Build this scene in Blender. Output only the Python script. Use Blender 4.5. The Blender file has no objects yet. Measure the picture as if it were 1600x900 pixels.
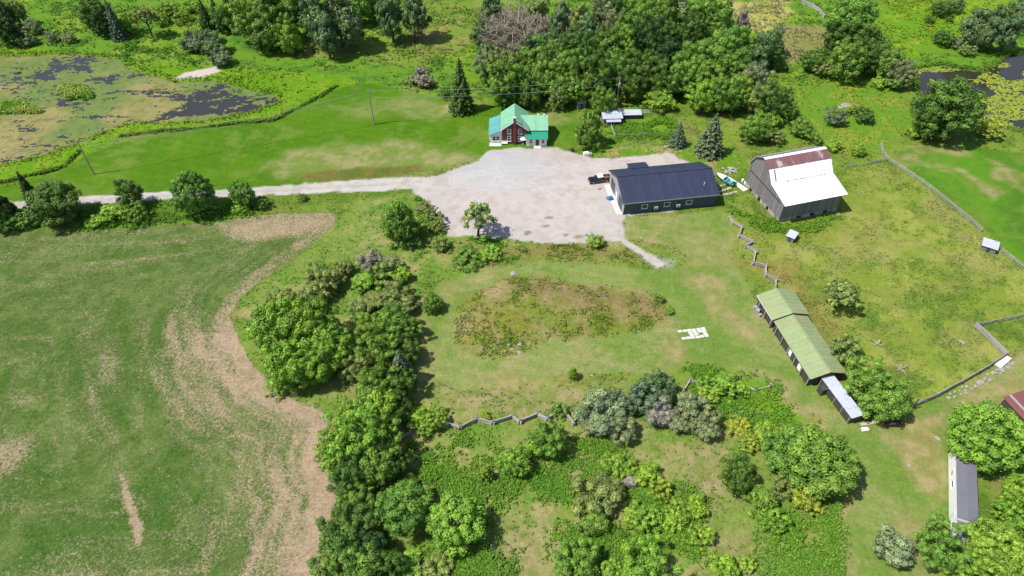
import bpy, math, random
import numpy as np
from mathutils import Vector, Matrix

# ------------------------------------------------------------------ camera, sky, sun, exposure
random.seed(7)
SC = bpy.context.scene
CH, FPX = 105.0, 1066.667          # drone height in metres, focal length in photo pixels (24 mm equivalent)
PITCH = math.radians(45.0)         # below the horizon
cam_d = bpy.data.cameras.new('camera'); cam = bpy.data.objects.new('camera', cam_d)
SC.collection.objects.link(cam); SC.camera = cam
cam_d.sensor_width = 36; cam_d.lens = 24; cam_d.clip_start = 1; cam_d.clip_end = 9000
cam.location = (0, 0, CH); cam.rotation_euler = (math.pi/2 - PITCH, 0, 0)

SUN_EL, SHADOW_AZ = 58.0, 15.0     # shadows fall to the right, slightly away from the camera
sd = Vector((math.cos(math.radians(SHADOW_AZ))*math.cos(math.radians(SUN_EL)),
             math.sin(math.radians(SHADOW_AZ))*math.cos(math.radians(SUN_EL)), -math.sin(math.radians(SUN_EL))))
sun_d = bpy.data.lights.new('sun', 'SUN'); sun = bpy.data.objects.new('sun', sun_d); SC.collection.objects.link(sun)
sun_d.energy = 4.6; sun_d.angle = math.radians(0.53); sun_d.color = (1.0, 0.965, 0.9)
sun.rotation_euler = sd.to_track_quat('-Z', 'Y').to_euler(); sun.location = (-60, 0, 160)
W = bpy.data.worlds.new('World'); SC.world = W; W.use_nodes = True
nt = W.node_tree; bgn = nt.nodes['Background']; sk = nt.nodes.new('ShaderNodeTexSky')
sk.sky_type = 'NISHITA'; sk.sun_disc = False; sk.sun_elevation = math.radians(SUN_EL)
sk.sun_rotation = math.atan2(-sd.x, -sd.y); sk.air_density = 1.0; sk.dust_density = 1.0; sk.ozone_density = 1.0
nt.links.new(sk.outputs[0], bgn.inputs[0]); bgn.inputs[1].default_value = 0.115
SC.view_settings.view_transform = 'Standard'; SC.view_settings.look = 'None'
SC.view_settings.exposure = 0.45; SC.view_settings.gamma = 1.0; SC.view_settings.use_curve_mapping = False

# ------------------------------------------------------------------ helpers: pixels, colours, meshes
COL = SC.collection
SP, CP = math.sin(PITCH), math.cos(PITCH)
def P(px, py, z=0.0):
    """photo pixel -> world point on the horizontal plane at height z"""
    u, v = (px-800)/FPX, (py-450)/FPX
    dx, dy, dz = u, CP - v*SP, -SP - v*CP
    t = (z-CH)/dz
    return Vector((dx*t, dy*t, z))
def depth(p): return p.y*CP - (p.z-CH)*SP
def lin1(c):
    c /= 255.0
    return c/12.92 if c <= .04045 else ((c+.055)/1.055)**2.4
def lin(rgb, k=1.0): return tuple(lin1(c)*k for c in rgb)

def new_obj(name, me, parent=None):
    o = bpy.data.objects.new(name, me); COL.objects.link(o)
    if parent: o.parent = parent
    return o
def tag(o, label=None, cat=None, group=None, kind=None):
    if label: o['label'] = label
    if cat: o['category'] = cat
    if group: o['group'] = group
    if kind: o['kind'] = kind
    return o
def thing(name, label, cat, loc=(0,0,0), rz=0.0, group=None):
    o = bpy.data.objects.new(name, None); COL.objects.link(o)
    o.empty_display_size = .5; o.location = loc; o.rotation_euler = (0,0,rz)
    return tag(o, label, cat, group)
def np_mesh(name, V, Fq, attrs=None, smooth=False, mat=None):
    V = np.asarray(V, np.float32); Fq = np.asarray(Fq, np.int32); n, k = Fq.shape
    me = bpy.data.meshes.new(name); me.vertices.add(len(V)); me.vertices.foreach_set('co', V.ravel())
    me.loops.add(n*k); me.loops.foreach_set('vertex_index', Fq.ravel())
    me.polygons.add(n); me.polygons.foreach_set('loop_start', np.arange(0, n*k, k, dtype=np.int32))
    me.polygons.foreach_set('loop_total', np.full(n, k, np.int32))
    me.update(calc_edges=True)
    me.polygons.foreach_set('use_smooth', np.full(n, smooth, bool))
    for an, arr in (attrs or {}).items():
        if arr.ndim == 1:
            a = me.attributes.new(an, 'FLOAT', 'POINT'); a.data.foreach_set('value', arr.astype(np.float32))
        else:
            a = me.attributes.new(an, 'FLOAT_COLOR', 'POINT')
            c = np.ones((len(arr), 4), np.float32); c[:, :3] = arr; a.data.foreach_set('color', c.ravel())
    if mat: me.materials.append(mat)
    return me

class MB:
    """collects faces of one part"""
    def __init__(s): s.v = []; s.f = []
    def add(s, vs, fs):
        b = len(s.v); s.v += [tuple(v) for v in vs]; s.f += [tuple(b+i for i in f) for f in fs]; return s
    def box(s, x0, x1, y0, y1, z0, z1):
        return s.add([(x0,y0,z0),(x1,y0,z0),(x1,y1,z0),(x0,y1,z0),(x0,y0,z1),(x1,y0,z1),(x1,y1,z1),(x0,y1,z1)],
                     [(0,3,2,1),(4,5,6,7),(0,1,5,4),(1,2,6,5),(2,3,7,6),(3,0,4,7)])
    def slab(s, a, b, c, d, t):
        a, b, c, d = map(Vector, (a, b, c, d)); n = (b-a).cross(d-a).normalized()*t
        return s.add([a-n, b-n, c-n, d-n, a, b, c, d],
                     [(0,3,2,1),(4,5,6,7),(0,1,5,4),(1,2,6,5),(2,3,7,6),(3,0,4,7)])
    def prism(s, prof, x0, x1, axis='x'):
        """profile [(a,z)] counter-clockwise, extruded along x (a = y) or y (a = x)"""
        n = len(prof); f = (lambda a, z, t: (t, a, z)) if axis == 'x' else (lambda a, z, t: (a, t, z))
        vs = [f(a, z, x0) for a, z in prof] + [f(a, z, x1) for a, z in prof]
        fs = [tuple(range(n))[::-1], tuple(range(n, 2*n))] + [(i, (i+1) % n, n+(i+1) % n, n+i) for i in range(n)]
        return s.add(vs, fs)
    def tube(s, pts, rads, n=6, cap=True):
        pts = [Vector(p) for p in pts]; rings = []
        for i, p in enumerate(pts):
            d = (pts[min(i+1, len(pts)-1)] - pts[max(i-1, 0)]).normalized()
            a = d.orthogonal().normalized(); b = d.cross(a)
            rings.append([p + (a*math.cos(2*math.pi*k/n) + b*math.sin(2*math.pi*k/n))*rads[i] for k in range(n)])
        vs = [v for r in rings for v in r]
        fs = [(i*n+k, i*n+(k+1) % n, (i+1)*n+(k+1) % n, (i+1)*n+k) for i in range(len(pts)-1) for k in range(n)]
        if cap: fs += [tuple(range(n))[::-1], tuple((len(pts)-1)*n+k for k in range(n))]
        return s.add(vs, fs)
    def mesh(s, name, mat, smooth=False):
        me = bpy.data.meshes.new(name); me.from_pydata(s.v, [], s.f); me.update()
        if mat: me.materials.append(mat)
        if smooth: me.polygons.foreach_set('use_smooth', [True]*len(me.polygons))
        return me
    def build(s, name, mat, parent=None, smooth=False, bevel=0):
        o = new_obj(name, s.mesh(name, mat, smooth), parent)
        if bevel:
            m = o.modifiers.new('bevel', 'BEVEL'); m.width = bevel; m.segments = 2; m.limit_method = 'ANGLE'
        return o

# ------------------------------------------------------------------ materials
class NT:
    def __init__(s, name):
        s.m = bpy.data.materials.new(name); s.m.use_nodes = True; s.t = s.m.node_tree
        s.b = s.t.nodes['Principled BSDF']; s.out = s.t.nodes['Material Output']
    def n(s, typ, **kw):
        nd = s.t.nodes.new(typ)
        for k, v in kw.items():
            if k.startswith('i_'):
                key = k[2:]; key = int(key) if key.isdigit() else key.replace('_', ' ')
                nd.inputs[key].default_value = v
            else: setattr(nd, k, v)
        return nd
    def l(s, a, b): s.t.links.new(a, b)
    def math(s, op, a, b):
        nd = s.n('ShaderNodeMath', operation=op)
        for i, v in enumerate((a, b)):
            if isinstance(v, (int, float)): nd.inputs[i].default_value = v
            else: s.l(v, nd.inputs[i])
        return nd.outputs[0]
    def mix(s, mode, fac, a, b):
        nd = s.n('ShaderNodeMix', data_type='RGBA', blend_type=mode)
        for i, v in ((0, fac), (6, a), (7, b)):
            if isinstance(v, (int, float)): nd.inputs[i].default_value = v
            elif isinstance(v, tuple): nd.inputs[i].default_value = (*v, 1) if len(v) == 3 else v
            else: s.l(v, nd.inputs[i])
        return nd.outputs[2]
    def noise(s, scale, detail=3, coord=None, rough=.55):
        nd = s.n('ShaderNodeTexNoise', i_Scale=scale, i_Detail=detail, i_Roughness=rough)
        if coord is None: coord = s.n('ShaderNodeTexCoord').outputs['Object']
        s.l(coord, nd.inputs['Vector']); return nd.outputs['Fac']
    def ramp(s, fac, p0, p1):
        nd = s.n('ShaderNodeMapRange'); nd.inputs[1].default_value = p0; nd.inputs[2].default_value = p1
        s.l(fac, nd.inputs[0]); return nd.outputs[0]

K = 0.54      # perceived sunlit photo colour -> albedo
def mat(name, rgb, rough=.7, spec=.3, var=.12, scale=1.5, rgb2=None, p=(.45,.65), bump=0.0, bscale=8, k=K, objcol=False, metal=0, stretch=None):
    n = NT(name); c = lin(rgb, k); co = n.n('ShaderNodeTexCoord').outputs['Object']
    if stretch:
        mp = n.n('ShaderNodeMapping'); mp.inputs['Scale'].default_value = stretch; n.l(co, mp.inputs[0]); co = mp.outputs[0]
    base = n.mix('MULTIPLY', 1.0, c, n.mix('MIX', n.noise(scale, 4, co), (1-var*2,)*3, (1+var*2,)*3))
    if rgb2: base = n.mix('MIX', n.ramp(n.noise(scale*.6, 5, co, .65), *p), base, lin(rgb2, k))
    if objcol: base = n.mix('MULTIPLY', 1.0, base, n.n('ShaderNodeObjectInfo').outputs['Color'])
    n.l(base, n.b.inputs['Base Color']); n.b.inputs['Roughness'].default_value = rough
    n.b.inputs['Specular IOR Level'].default_value = spec; n.b.inputs['Metallic'].default_value = metal
    if bump:
        bp = n.n('ShaderNodeBump', i_Strength=bump, i_Distance=.05); n.l(n.noise(bscale, 4, co), bp.inputs['Height'])
        n.l(bp.outputs[0], n.b.inputs['Normal'])
    return n.m
def ground_mat():
    n = NT('ground'); co = n.n('ShaderNodeTexCoord').outputs['Object']
    col = n.n('ShaderNodeAttribute', attribute_name='col').outputs['Color']
    rg = n.n('ShaderNodeAttribute', attribute_name='rough').outputs['Fac']
    f1 = n.noise(1.5, 5, co, .75); f2 = n.noise(.5, 4, co, .6); f3 = n.noise(4.0, 3, co, .8)
    v = n.math('ADD', n.math('MULTIPLY', n.math('SUBTRACT', f1, .5), 2.4), n.math('MULTIPLY', n.math('SUBTRACT', f2, .5), .7))
    v = n.math('ADD', v, n.math('MULTIPLY', n.math('SUBTRACT', f3, .5), 1.6))
    gain = n.math('ADD', 1.0, n.math('MULTIPLY', v, rg))
    cc = n.n('ShaderNodeCombineColor'); [n.l(gain, cc.inputs[i]) for i in range(3)]
    c = n.mix('MULTIPLY', 1.0, col, cc.outputs[0])
    straw = n.math('MULTIPLY', n.ramp(n.noise(1.7, 5, co, .7), .52, .72), n.math('MULTIPLY', rg, .16))
    c = n.mix('MIX', straw, c, lin((190,176,118), K))
    dr = n.n('ShaderNodeAttribute', attribute_name='dry').outputs['Fac']
    h1 = n.noise(1.9, 5, co, .8); h2 = n.noise(5.0, 3, co, .8)
    dm = n.math('ADD', dr, n.math('ADD', n.math('MULTIPLY', n.math('SUBTRACT', h1, .5), 1.9), n.math('MULTIPLY', n.math('SUBTRACT', h2, .5), 1.8)))
    dm = n.math('MULTIPLY', n.ramp(dm, .38, .72), n.ramp(dr, .02, .25))
    dcol = n.mix('MIX', n.noise(.35, 4, co), lin((168,148,112), K), lin((214,186,160), K))
    dcol = n.mix('MULTIPLY', .8, dcol, cc.outputs[0])
    c = n.mix('MIX', dm, c, dcol)
    n.l(c, n.b.inputs['Base Color']); n.b.inputs['Roughness'].default_value = .95; n.b.inputs['Specular IOR Level'].default_value = .08
    bp = n.n('ShaderNodeBump', i_Distance=.25); n.l(n.math('MULTIPLY', rg, .9), bp.inputs['Strength'])
    n.l(f1, bp.inputs['Height']); n.l(bp.outputs[0], n.b.inputs['Normal'])
    return n.m
def leaf_mat(name, trans=.28, yellow=.5):
    n = NT(name); oc = n.n('ShaderNodeObjectInfo').outputs['Color']
    tone = n.n('ShaderNodeAttribute', attribute_name='tone').outputs['Fac']
    cc = n.n('ShaderNodeCombineColor'); n.l(n.math('POWER', tone, 1.25), cc.inputs[0]); n.l(tone, cc.inputs[1]); n.l(n.math('POWER', tone, .8), cc.inputs[2])
    c = n.mix('MULTIPLY', 1.0, oc, cc.outputs[0])
    n.l(c, n.b.inputs['Base Color']); n.b.inputs['Roughness'].default_value = .55; n.b.inputs['Specular IOR Level'].default_value = .25
    tr = n.n('ShaderNodeBsdfTranslucent'); n.l(n.mix('MULTIPLY', 1.0, c, (1.1,1.25,.5)), tr.inputs[0])
    mx = n.n('ShaderNodeMixShader', i_0=trans); n.l(n.b.outputs[0], mx.inputs[1]); n.l(tr.outputs[0], mx.inputs[2])
    n.l(mx.outputs[0], n.out.inputs[0]); return n.m
def tuft_mat():
    n = NT('weeds'); col = n.n('ShaderNodeAttribute', attribute_name='col').outputs['Color']
    n.l(col, n.b.inputs['Base Color']); n.b.inputs['Roughness'].default_value = .7; n.b.inputs['Specular IOR Level'].default_value = .15
    tr = n.n('ShaderNodeBsdfTranslucent'); n.l(col, tr.inputs[0])
    mx = n.n('ShaderNodeMixShader', i_0=.25); n.l(n.b.outputs[0], mx.inputs[1]); n.l(tr.outputs[0], mx.inputs[2])
    n.l(mx.outputs[0], n.out.inputs[0]); return n.m
def water_mat():
    n = NT('water'); n.b.inputs['Base Color'].default_value = (.03,.025,.018,1); n.b.inputs['Roughness'].default_value = .12
    n.b.inputs['Specular IOR Level'].default_value = .5
    bp = n.n('ShaderNodeBump', i_Strength=.25, i_Distance=.03); n.l(n.noise(1.2, 3), bp.inputs['Height']); n.l(bp.outputs[0], n.b.inputs['Normal'])
    return n.m
M = dict(ground=ground_mat(), leaf=leaf_mat('foliage', .11), needle=leaf_mat('needles', .12), tuft=tuft_mat(), water=water_mat(),
    bark=mat('bark', (120,105,90), var=.2, scale=4, bump=.5), dead=mat('dead_wood', (196,184,160), var=.15, scale=3),
    pole=mat('weathered_pole', (190,180,168), var=.1), rail=mat('weathered_rail', (204,198,192), var=.2, scale=2, objcol=True),
    wire=mat('wire', (190,195,200), rough=.4, var=.02), stone=mat('stone', (190,184,172), var=.15, scale=2, bump=.4, objcol=True))

# ------------------------------------------------------------------ noise and polygon fields
_L = [np.random.RandomState(100+i).rand(256, 256) for i in range(8)]
def vn(x, y, s, seed=0):
    x = x/s + seed*17.3; y = y/s + seed*7.7; L = _L[seed % 8]
    xi = np.floor(x).astype(int); yi = np.floor(y).astype(int); fx = x-xi; fy = y-yi
    fx = fx*fx*(3-2*fx); fy = fy*fy*(3-2*fy); a, b, c, d = xi & 255, yi & 255, (xi+1) & 255, (yi+1) & 255
    return (L[a,b]*(1-fx)+L[c,b]*fx)*(1-fy) + (L[a,d]*(1-fx)+L[c,d]*fx)*fy
def fbm(x, y, s, seed=0, o=4, g=.55):
    r = 0; a = 1; t = 0
    for i in range(o): r = r + a*vn(x, y, s/2**i, seed+i); t += a*a; a *= g
    return .5 + (r-(1-g**o)/(1-g)*.5)/math.sqrt(t)*.8
def sst(a, b, x):
    if 0 < a < b < 1: a, b = a-.09, b+.09      # soft thresholds for the noise fields
    t = np.clip((x-a)/(b-a), 0, 1); return t*t*(3-2*t)
def poly_sd(poly_px, X, Y, margin=8.0):
    """signed distance in metres (inside > 0) of ground points to a polygon given in photo pixels"""
    w = np.array([P(x, y)[:2] for x, y in poly_px]); out = np.full(X.shape, -99.0)
    m = (X > w[:,0].min()-margin) & (X < w[:,0].max()+margin) & (Y > w[:,1].min()-margin) & (Y < w[:,1].max()+margin)
    x, y = X[m], Y[m]; d2 = np.full(x.shape, 1e9); ins = np.zeros(x.shape, bool)
    for i in range(len(w)):
        (ax, ay), (bx, by) = w[i], w[(i+1) % len(w)]
        ex, ey = bx-ax, by-ay; t = np.clip(((x-ax)*ex+(y-ay)*ey)/(ex*ex+ey*ey+1e-9), 0, 1)
        d2 = np.minimum(d2, (x-ax-t*ex)**2+(y-ay-t*ey)**2)
        if by != ay: ins ^= ((ay > y) != (by > y)) & (x < ex*(y-ay)/ey+ax)
    out[m] = np.sqrt(d2)*np.where(ins, 1, -1); return out
def line_d(pts_px, X, Y):
    w = np.array([P(x, y)[:2] for x, y in pts_px]); d2 = np.full(X.shape, 1e9)
    for i in range(len(w)-1):
        (ax, ay), (bx, by) = w[i], w[i+1]; ex, ey = bx-ax, by-ay
        t = np.clip(((X-ax)*ex+(Y-ay)*ey)/(ex*ex+ey*ey+1e-9), 0, 1)
        d2 = np.minimum(d2, (X-ax-t*ex)**2+(Y-ay-t*ey)**2)
    return np.sqrt(d2)

# ------------------------------------------------------------------ the ground: one grid, cut into the pieces of the place
GS = .55; GX0, GX1, GY0, GY1 = -235., 235., 20., 300.
gx = np.arange(GX0, GX1, GS); gy = np.arange(GY0, GY1, GS); NX, NY = len(gx), len(gy)
X, Y = np.meshgrid(gx, gy)
WX = X + (fbm(X, Y, 6, 1)-.5)*5; WY = Y + (fbm(X, Y, 6, 3)-.5)*5          # ragged edges for grown zones
LX = X + (fbm(X, Y, 2.5, 2)-.5)*1.2; LY = Y + (fbm(X, Y, 2.5, 4)-.5)*1.2  # slightly ragged edges for mown or gravelled ones
nA, nB, nC, nD, nE = fbm(X,Y,40,0), fbm(X,Y,14,1,5,.8), fbm(X,Y,5,2,4,.85), fbm(X,Y,1.8,3,2,.9), fbm(X,Y,9,5,5,.8)
def C(*rgb): return np.array(lin(rgb, K))
def lerp(a, b, t): return a + (b-a)*t[..., None]
G = np.zeros((NY, NX, 3)); R = np.full((NY, NX), .5); ZONE = np.zeros((NY, NX), int); HH = np.ones((NY, NX))*.5; DRY = np.zeros((NY, NX))
# meadow base
G = lerp(C(118,152,52)+0*G, C(140,162,62), sst(.35,.65,nB))
G = lerp(G, C(92,126,44), sst(.5,.72,nC)*.8); G = lerp(G, C(160,146,92), sst(.56,.75,nE)*.6)
def zone(poly, cols, w=.8, warp=2, rough=.35, zid=None, h=.3, amt=1.0):
    global G, R, ZONE, HH, DRY
    x, y = ((X, Y), (LX, LY), (WX, WY))[warp]; s = poly_sd(poly, x, y); m = sst(-w, w, s)*amt
    c = cols if isinstance(cols, np.ndarray) and cols.ndim == 3 else cols+0*G
    G = lerp(G, c, m); R = R+(rough-R)*m; HH = HH+(h-HH)*m
    if zid is not None: ZONE[s > 0] = zid; DRY *= 1-m
    return s, m
# far meadows: bright yellow green at the back, both sides
far = sst(175, 205, Y)
G = lerp(G, lerp(lerp(C(112,160,42)+0*G, C(142,174,54), sst(.45,.68,nB)), C(84,134,42), sst(.5,.66,nC)), far*.9)
zone([(640,0),(760,0),(770,40),(730,75),(660,110),(560,85),(440,90),(420,70),(600,60)], lerp(C(128,156,56)+0*G, C(164,156,92), sst(.5,.75,nE)), 3, rough=.4)
zone([(1130,0),(1240,0),(1235,30),(1200,60),(1150,40)], lerp(C(186,190,88)+0*G, C(206,186,130), sst(.45,.65,nC)), 2)
zone([(1215,40),(1300,40),(1310,75),(1260,90),(1215,100)], lerp(C(150,150,84)+0*G, C(178,156,118), sst(.4,.6,nC)), 2)
zone([(1380,0),(1600,0),(1600,40),(1520,60),(1420,90),(1370,60)], lerp(C(116,164,38)+0*G, C(160,182,48), sst(.5,.7,nC)), 4)
zone([(1180,190),(1230,130),(1420,130),(1440,200),(1380,230),(1330,250),(1300,225),(1200,215)], lerp(C(114,158,46)+0*G, C(154,168,60), sst(.5,.7,nC)), 3)
# lawn by the house
LAWN = [(-400,318),(-60,290),(20,290),(60,270),(140,240),(220,214),(330,199),(440,185),(485,158),(520,138),(580,130),(640,141),(690,157),(730,172),(800,160),(880,158),
        (900,175),(910,212),(900,232),(860,231),(800,233),(762,240),(700,262),(640,274),(500,286),(350,299),(150,310),(-40,318),(-400,345)]
stripe = .5+.5*np.sin((Y*.96+X*.28)*2.1)
lw = lerp(C(84,132,20)+0*G, C(104,146,30), sst(.35,.65,nB)*.6+stripe*.25); lw = lerp(lw, C(140,158,74), sst(.6,.78,nE)*.5)
zone(LAWN, lw, .6, 1, .42, 2, .15)
for pl, a in (([(440,236),(520,226),(640,222),(720,232),(745,248),(690,262),(600,272),(470,276),(400,270)], .62), ([(520,170),(640,150),(700,165),(720,185),(560,180)], .35), ([(790,180),(880,172),(890,190),(820,200)], .5)):
    zone(pl, lerp(C(150,160,84)+0*G, C(198,180,136), sst(.4,.62,nC)), 3, 2, .3, None, .15, a)
zone([(694,168),(716,160),(730,168),(722,178),(700,178)], C(196,176,128), 1.2)
zone([(480,270),(560,262),(655,258),(662,268),(600,278),(500,284),(470,280)], lerp(C(132,126,62)+0*G, C(110,124,52), sst(.45,.62,nC)), .8, 1, .6, None, .4)
# ditch and reed bank between lawn and pond
bank = [(-60,300),(30,282),(100,262),(180,218),(210,206),(330,192),(430,186),(460,168),(500,150),(560,128),(520,118),(440,112),(330,108),(200,95),(60,75),(-200,70),(-300,280)]
zone(bank, lerp(C(110,160,26)+0*G, C(138,172,40), sst(.4,.62,nC)), .8, 1, .45, None, .5)
dl = line_d([(-60,296),(30,280),(95,262),(125,238)], LX, LY); dl = np.minimum(dl, line_d([(190,212),(300,200),(430,187),(458,172),(490,156),(524,136)], LX, LY))
G = lerp(G, C(58,84,28), sst(1.3,.3,dl)*.85)
# left pond
POND = [(-220,262),(-220,78),(-40,84),(40,86),(120,82),(190,92),(196,104),(240,116),(275,128),(330,124),(385,138),(428,148),(434,156),(415,166),(372,178),(310,188),(240,190),(190,192),(160,206),(120,222),(60,244),(0,256)]
sP, mP = zone(POND, C(84,80,50), .8, 1, .3, None, .0)
ISL = poly_sd([(85,140),(98,130),(130,130),(150,146),(148,154),(100,154)], LX, LY)
ISL2 = poly_sd([(-60,190),(5,158),(40,156),(72,172),(60,176),(10,178),(-20,182)], LX, LY); isl = np.maximum(ISL, ISL2)
PDEP = sst(-1.0, 2.0, sP)*sst(1.2,-.6,isl)
G = lerp(G, C(96,150,30), sst(-.5,.5,isl))
# sand beach
zone([(272,124),(292,113),(338,104),(347,110),(322,120)], C(226,212,202), .5, 1, .12, None, 0)
# right pond
POND2 = [(1432,106),(1470,101),(1500,106),(1540,112),(1560,100),(1580,84),(1700,70),(1800,200),(1640,206),(1565,198),(1540,188),(1500,196),(1440,150)]
sP2, mP2 = zone(POND2, C(96,92,50), .8, 1, .3, None, 0)
PDEP = np.maximum(PDEP, sst(-1.0, 2.0, sP2))
# verge between driveway and hay field
zone([(-300,325),(120,316),(350,304),(500,300),(650,292),(655,305),(560,315),(480,322),(420,335),(300,345),(100,362),(-300,372)], lerp(C(98,136,40)+0*G, C(140,150,66), sst(.42,.65,nC)), 1, 1, .4, None, .3)
# hay field with dry patches that run along its mown edge
FIELD = [(-500,380),(0,363),(100,361),(230,357),(330,345),(420,334),(515,331),(530,338),(520,358),(478,392),(420,432),(378,462),(362,492),(368,520),(388,560),(408,590),(440,615),(490,635),(512,655),
         (500,690),(506,715),(522,750),(532,782),(518,808),(506,840),(505,900),(500,1100),(-900,1100)]
sF = poly_sd(FIELD, LX, LY, 400)
along = (Y - .45*X)
streak = .6*vn(sF+fbm(X,Y,10,2)*5, along, 1, 3)*0 + .55*vn((sF+fbm(X,Y,12,2)*6)/1.5, along/16, 1, 5) + .45*vn((sF+fbm(X,Y,12,6)*6)/3.2, along/26, 1, 6)
fc = lerp(C(92,120,52)+0*G, C(114,136,70), sst(.42,.62,nC)); fc = lerp(fc, C(70,112,36), sst(.5,.68,nB)*.7)
xr = sst(P(300,345).x, P(370,345).x, X)                          # the long top edge stays green
lowr = sst(25, -4, sF+(nB-.5)*10)*sst(101, 84, Y)                # broad dry margin at the near right edge
band = sst(5.5, 2.0, sF+(nC-.5)*4)*(.25+.75*np.maximum(xr, sst(101,84,Y))) # narrow dry headland higher up
tan = np.clip(lowr*.92 + band*.95, 0, 1)
fine = vn((sF+fbm(X,Y,14,2)*4)/.8, along/9, 1, 4)
dens = lowr*.46 + band*.34 + .25 + (nB-.5)*.26 + (streak-.5)*(.42+.4*lowr) + (fine-.5)*.3 + (nD-.5)*.15
mF = sst(-.5,.5,sF); G = lerp(G, fc, mF); R = R+(.8-R)*mF; HH = HH+(.25-HH)*mF; ZONE[sF > 0] = 1; DRY = np.clip(dens, 0, 1)*mF
for pl, w_, a_ in (([(335,350),(430,333),(530,333),(520,352),(470,372),(385,382),(350,368)], 3, .72), ([(186,734),(196,748),(206,768),(216,800),(222,826),(219,856),(211,858),(206,830),(198,796),(190,765)], .5, .95), ([(143,590),(149,590),(148,630),(138,632)], .5, .7), ([(-20,690),(55,676),(50,720),(20,745),(-20,745)], 3, .62), ([(20,625),(60,600),(75,620),(30,650)], 3, .5), ([(270,745),(280,745),(345,840),(335,850)], 1.2, .5), ([(420,470),(440,500),(330,520),(300,500)], 3, .35)):
    DRY = np.maximum(DRY, sst(-w_, w_, poly_sd(pl, LX, LY))*a_*mF)
# scrub meadow around hedge, mound and lower middle: brown-olive grass
scrub = lerp(lerp(C(140,160,74)+0*G, C(176,168,108), sst(.52,.74,nE)), C(116,154,56), sst(.47,.66,nC))
zone([(660,300),(560,312),(525,345),(480,395),(430,430),(380,470),(372,520),(420,600),(510,650),(520,760),(510,1000),(1330,1000),(1320,800),(1250,640),(1180,590),(1000,600),(700,610),(655,560),(660,440),(720,400),(1000,400),(1010,386),(960,376),(700,372),(690,340)], scrub, 1.2, 1, .5, None, .5)
zone([(700,384),(850,376),(1000,392),(1010,410),(860,408),(740,414)], lerp(C(146,142,76)+0*G, C(116,144,54), sst(.45,.62,nC)), 1.5, 2, .6, None, .5)
for pl in ([(1060,700),(1130,690),(1150,760),(1130,840),(1080,800)], [(760,800),(850,830),(870,900),(800,930),(760,880)], [(1120,840),(1200,850),(1230,930),(1130,930)], [(680,590),(790,600),(900,640),(820,650),(700,640)], [(850,590),(960,600),(930,640),(850,640)]):
    zone(pl, lerp(C(182,166,122)+0*G, C(138,148,74), sst(.42,.62,nD)), 3, 2, .5, None, .4, .75)
# mown ring and lanes
mown = lerp(lerp(C(126,154,66)+0*G, C(154,166,92), sst(.42,.62,nB)), C(182,170,118), sst(.62,.8,nE)*.7); mown = lerp(mown, C(102,150,48), stripe*.25)
MOWN = [(652,486),(664,462),(690,440),(740,420),(830,409),(930,412),(1010,420),(1060,418),(1090,414),(1060,390),(1010,378),(976,372),(976,338),(1040,338),(1125,326),(1140,340),(1150,372),(1140,400),(1168,440),(1182,470),(1205,510),(1260,590),(1300,640),(1336,662),
        (1400,664),(1426,640),(1500,606),(1575,565),(1600,548),(1720,520),(1720,640),(1560,640),(1486,690),(1480,760),(1482,840),(1440,900),(1430,1000),(1320,1000),(1322,800),(1340,772),(1330,740),(1312,690),(1270,662),(1232,630),(1200,602),(1150,578),(1090,574),(1000,585),(900,583),(850,588),(790,606),(720,610),(672,596),(654,560),(650,520)]
zone(MOWN, mown, .4, 1, .50, 4, .10)
for pl, a in (([(1070,425),(1120,440),(1165,500),(1180,545),(1150,530),(1110,480)], .7), ([(1030,540),(1080,545),(1085,570),(1045,572)], .7), ([(654,470),(672,465),(664,560),(654,560)], .8), ([(1175,575),(1200,575),(1300,668),(1340,700),(1290,690),(1230,630)], .75), ([(1400,650),(1480,640),(1480,760),(1440,780),(1410,720)], .8), ([(1480,625),(1600,590),(1600,640),(1520,650)], .7), ([(1000,350),(1150,370),(1150,420),(1060,416)], .35), ([(760,590),(850,585),(840,612),(770,620)], .7), ([(1318,760),(1330,770),(1326,960),(1316,960)], .7), ([(1400,800),(1440,790),(1470,900),(1430,930)], .5), ([(690,440),(800,420),(760,440),(700,470)],.6)):
    zone(pl, lerp(C(196,172,126)+0*G, C(158,154,90), sst(.4,.62,nD)), 1.8, 2, .3, None, .12, a)
zone([(1190,600),(1150,580),(1090,590),(1120,620),(1200,650),(1230,660),(1262,664),(1240,640)], lerp(C(118,164,34)+0*G, C(146,176,44), sst(.4,.6,nC)), 1, 2, .5, None, .5)
# mound inside the ring
MOUND = [(706,510),(716,478),(742,456),(790,432),(860,436),(960,446),(1030,460),(1056,484),(1050,500),(1000,517),(930,528),(880,530),(830,546),(800,558),(750,560),(716,544)]
md = lerp(lerp(C(136,150,58)+0*G, C(162,150,92), sst(.5,.7,nE)), C(120,150,48), sst(.5,.7,nC)); md = lerp(md, C(182,166,120), sst(.6,.76,nB)*.6)
sM, mM = zone(MOUND, md, .35, 1, .7, 6, .5)
zone([(800,440),(1000,455),(1040,490),(950,500),(850,470)], lerp(C(162,140,96)+0*G, C(138,136,66), sst(.45,.62,nD)), 3, 2, .6, None, .5, .8)
zone([(735,470),(800,480),(820,520),(740,520)], lerp(C(142,146,50)+0*G, C(156,126,66), sst(.55,.75,nD)), 3, 2, .6, None, .5, .6)
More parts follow.
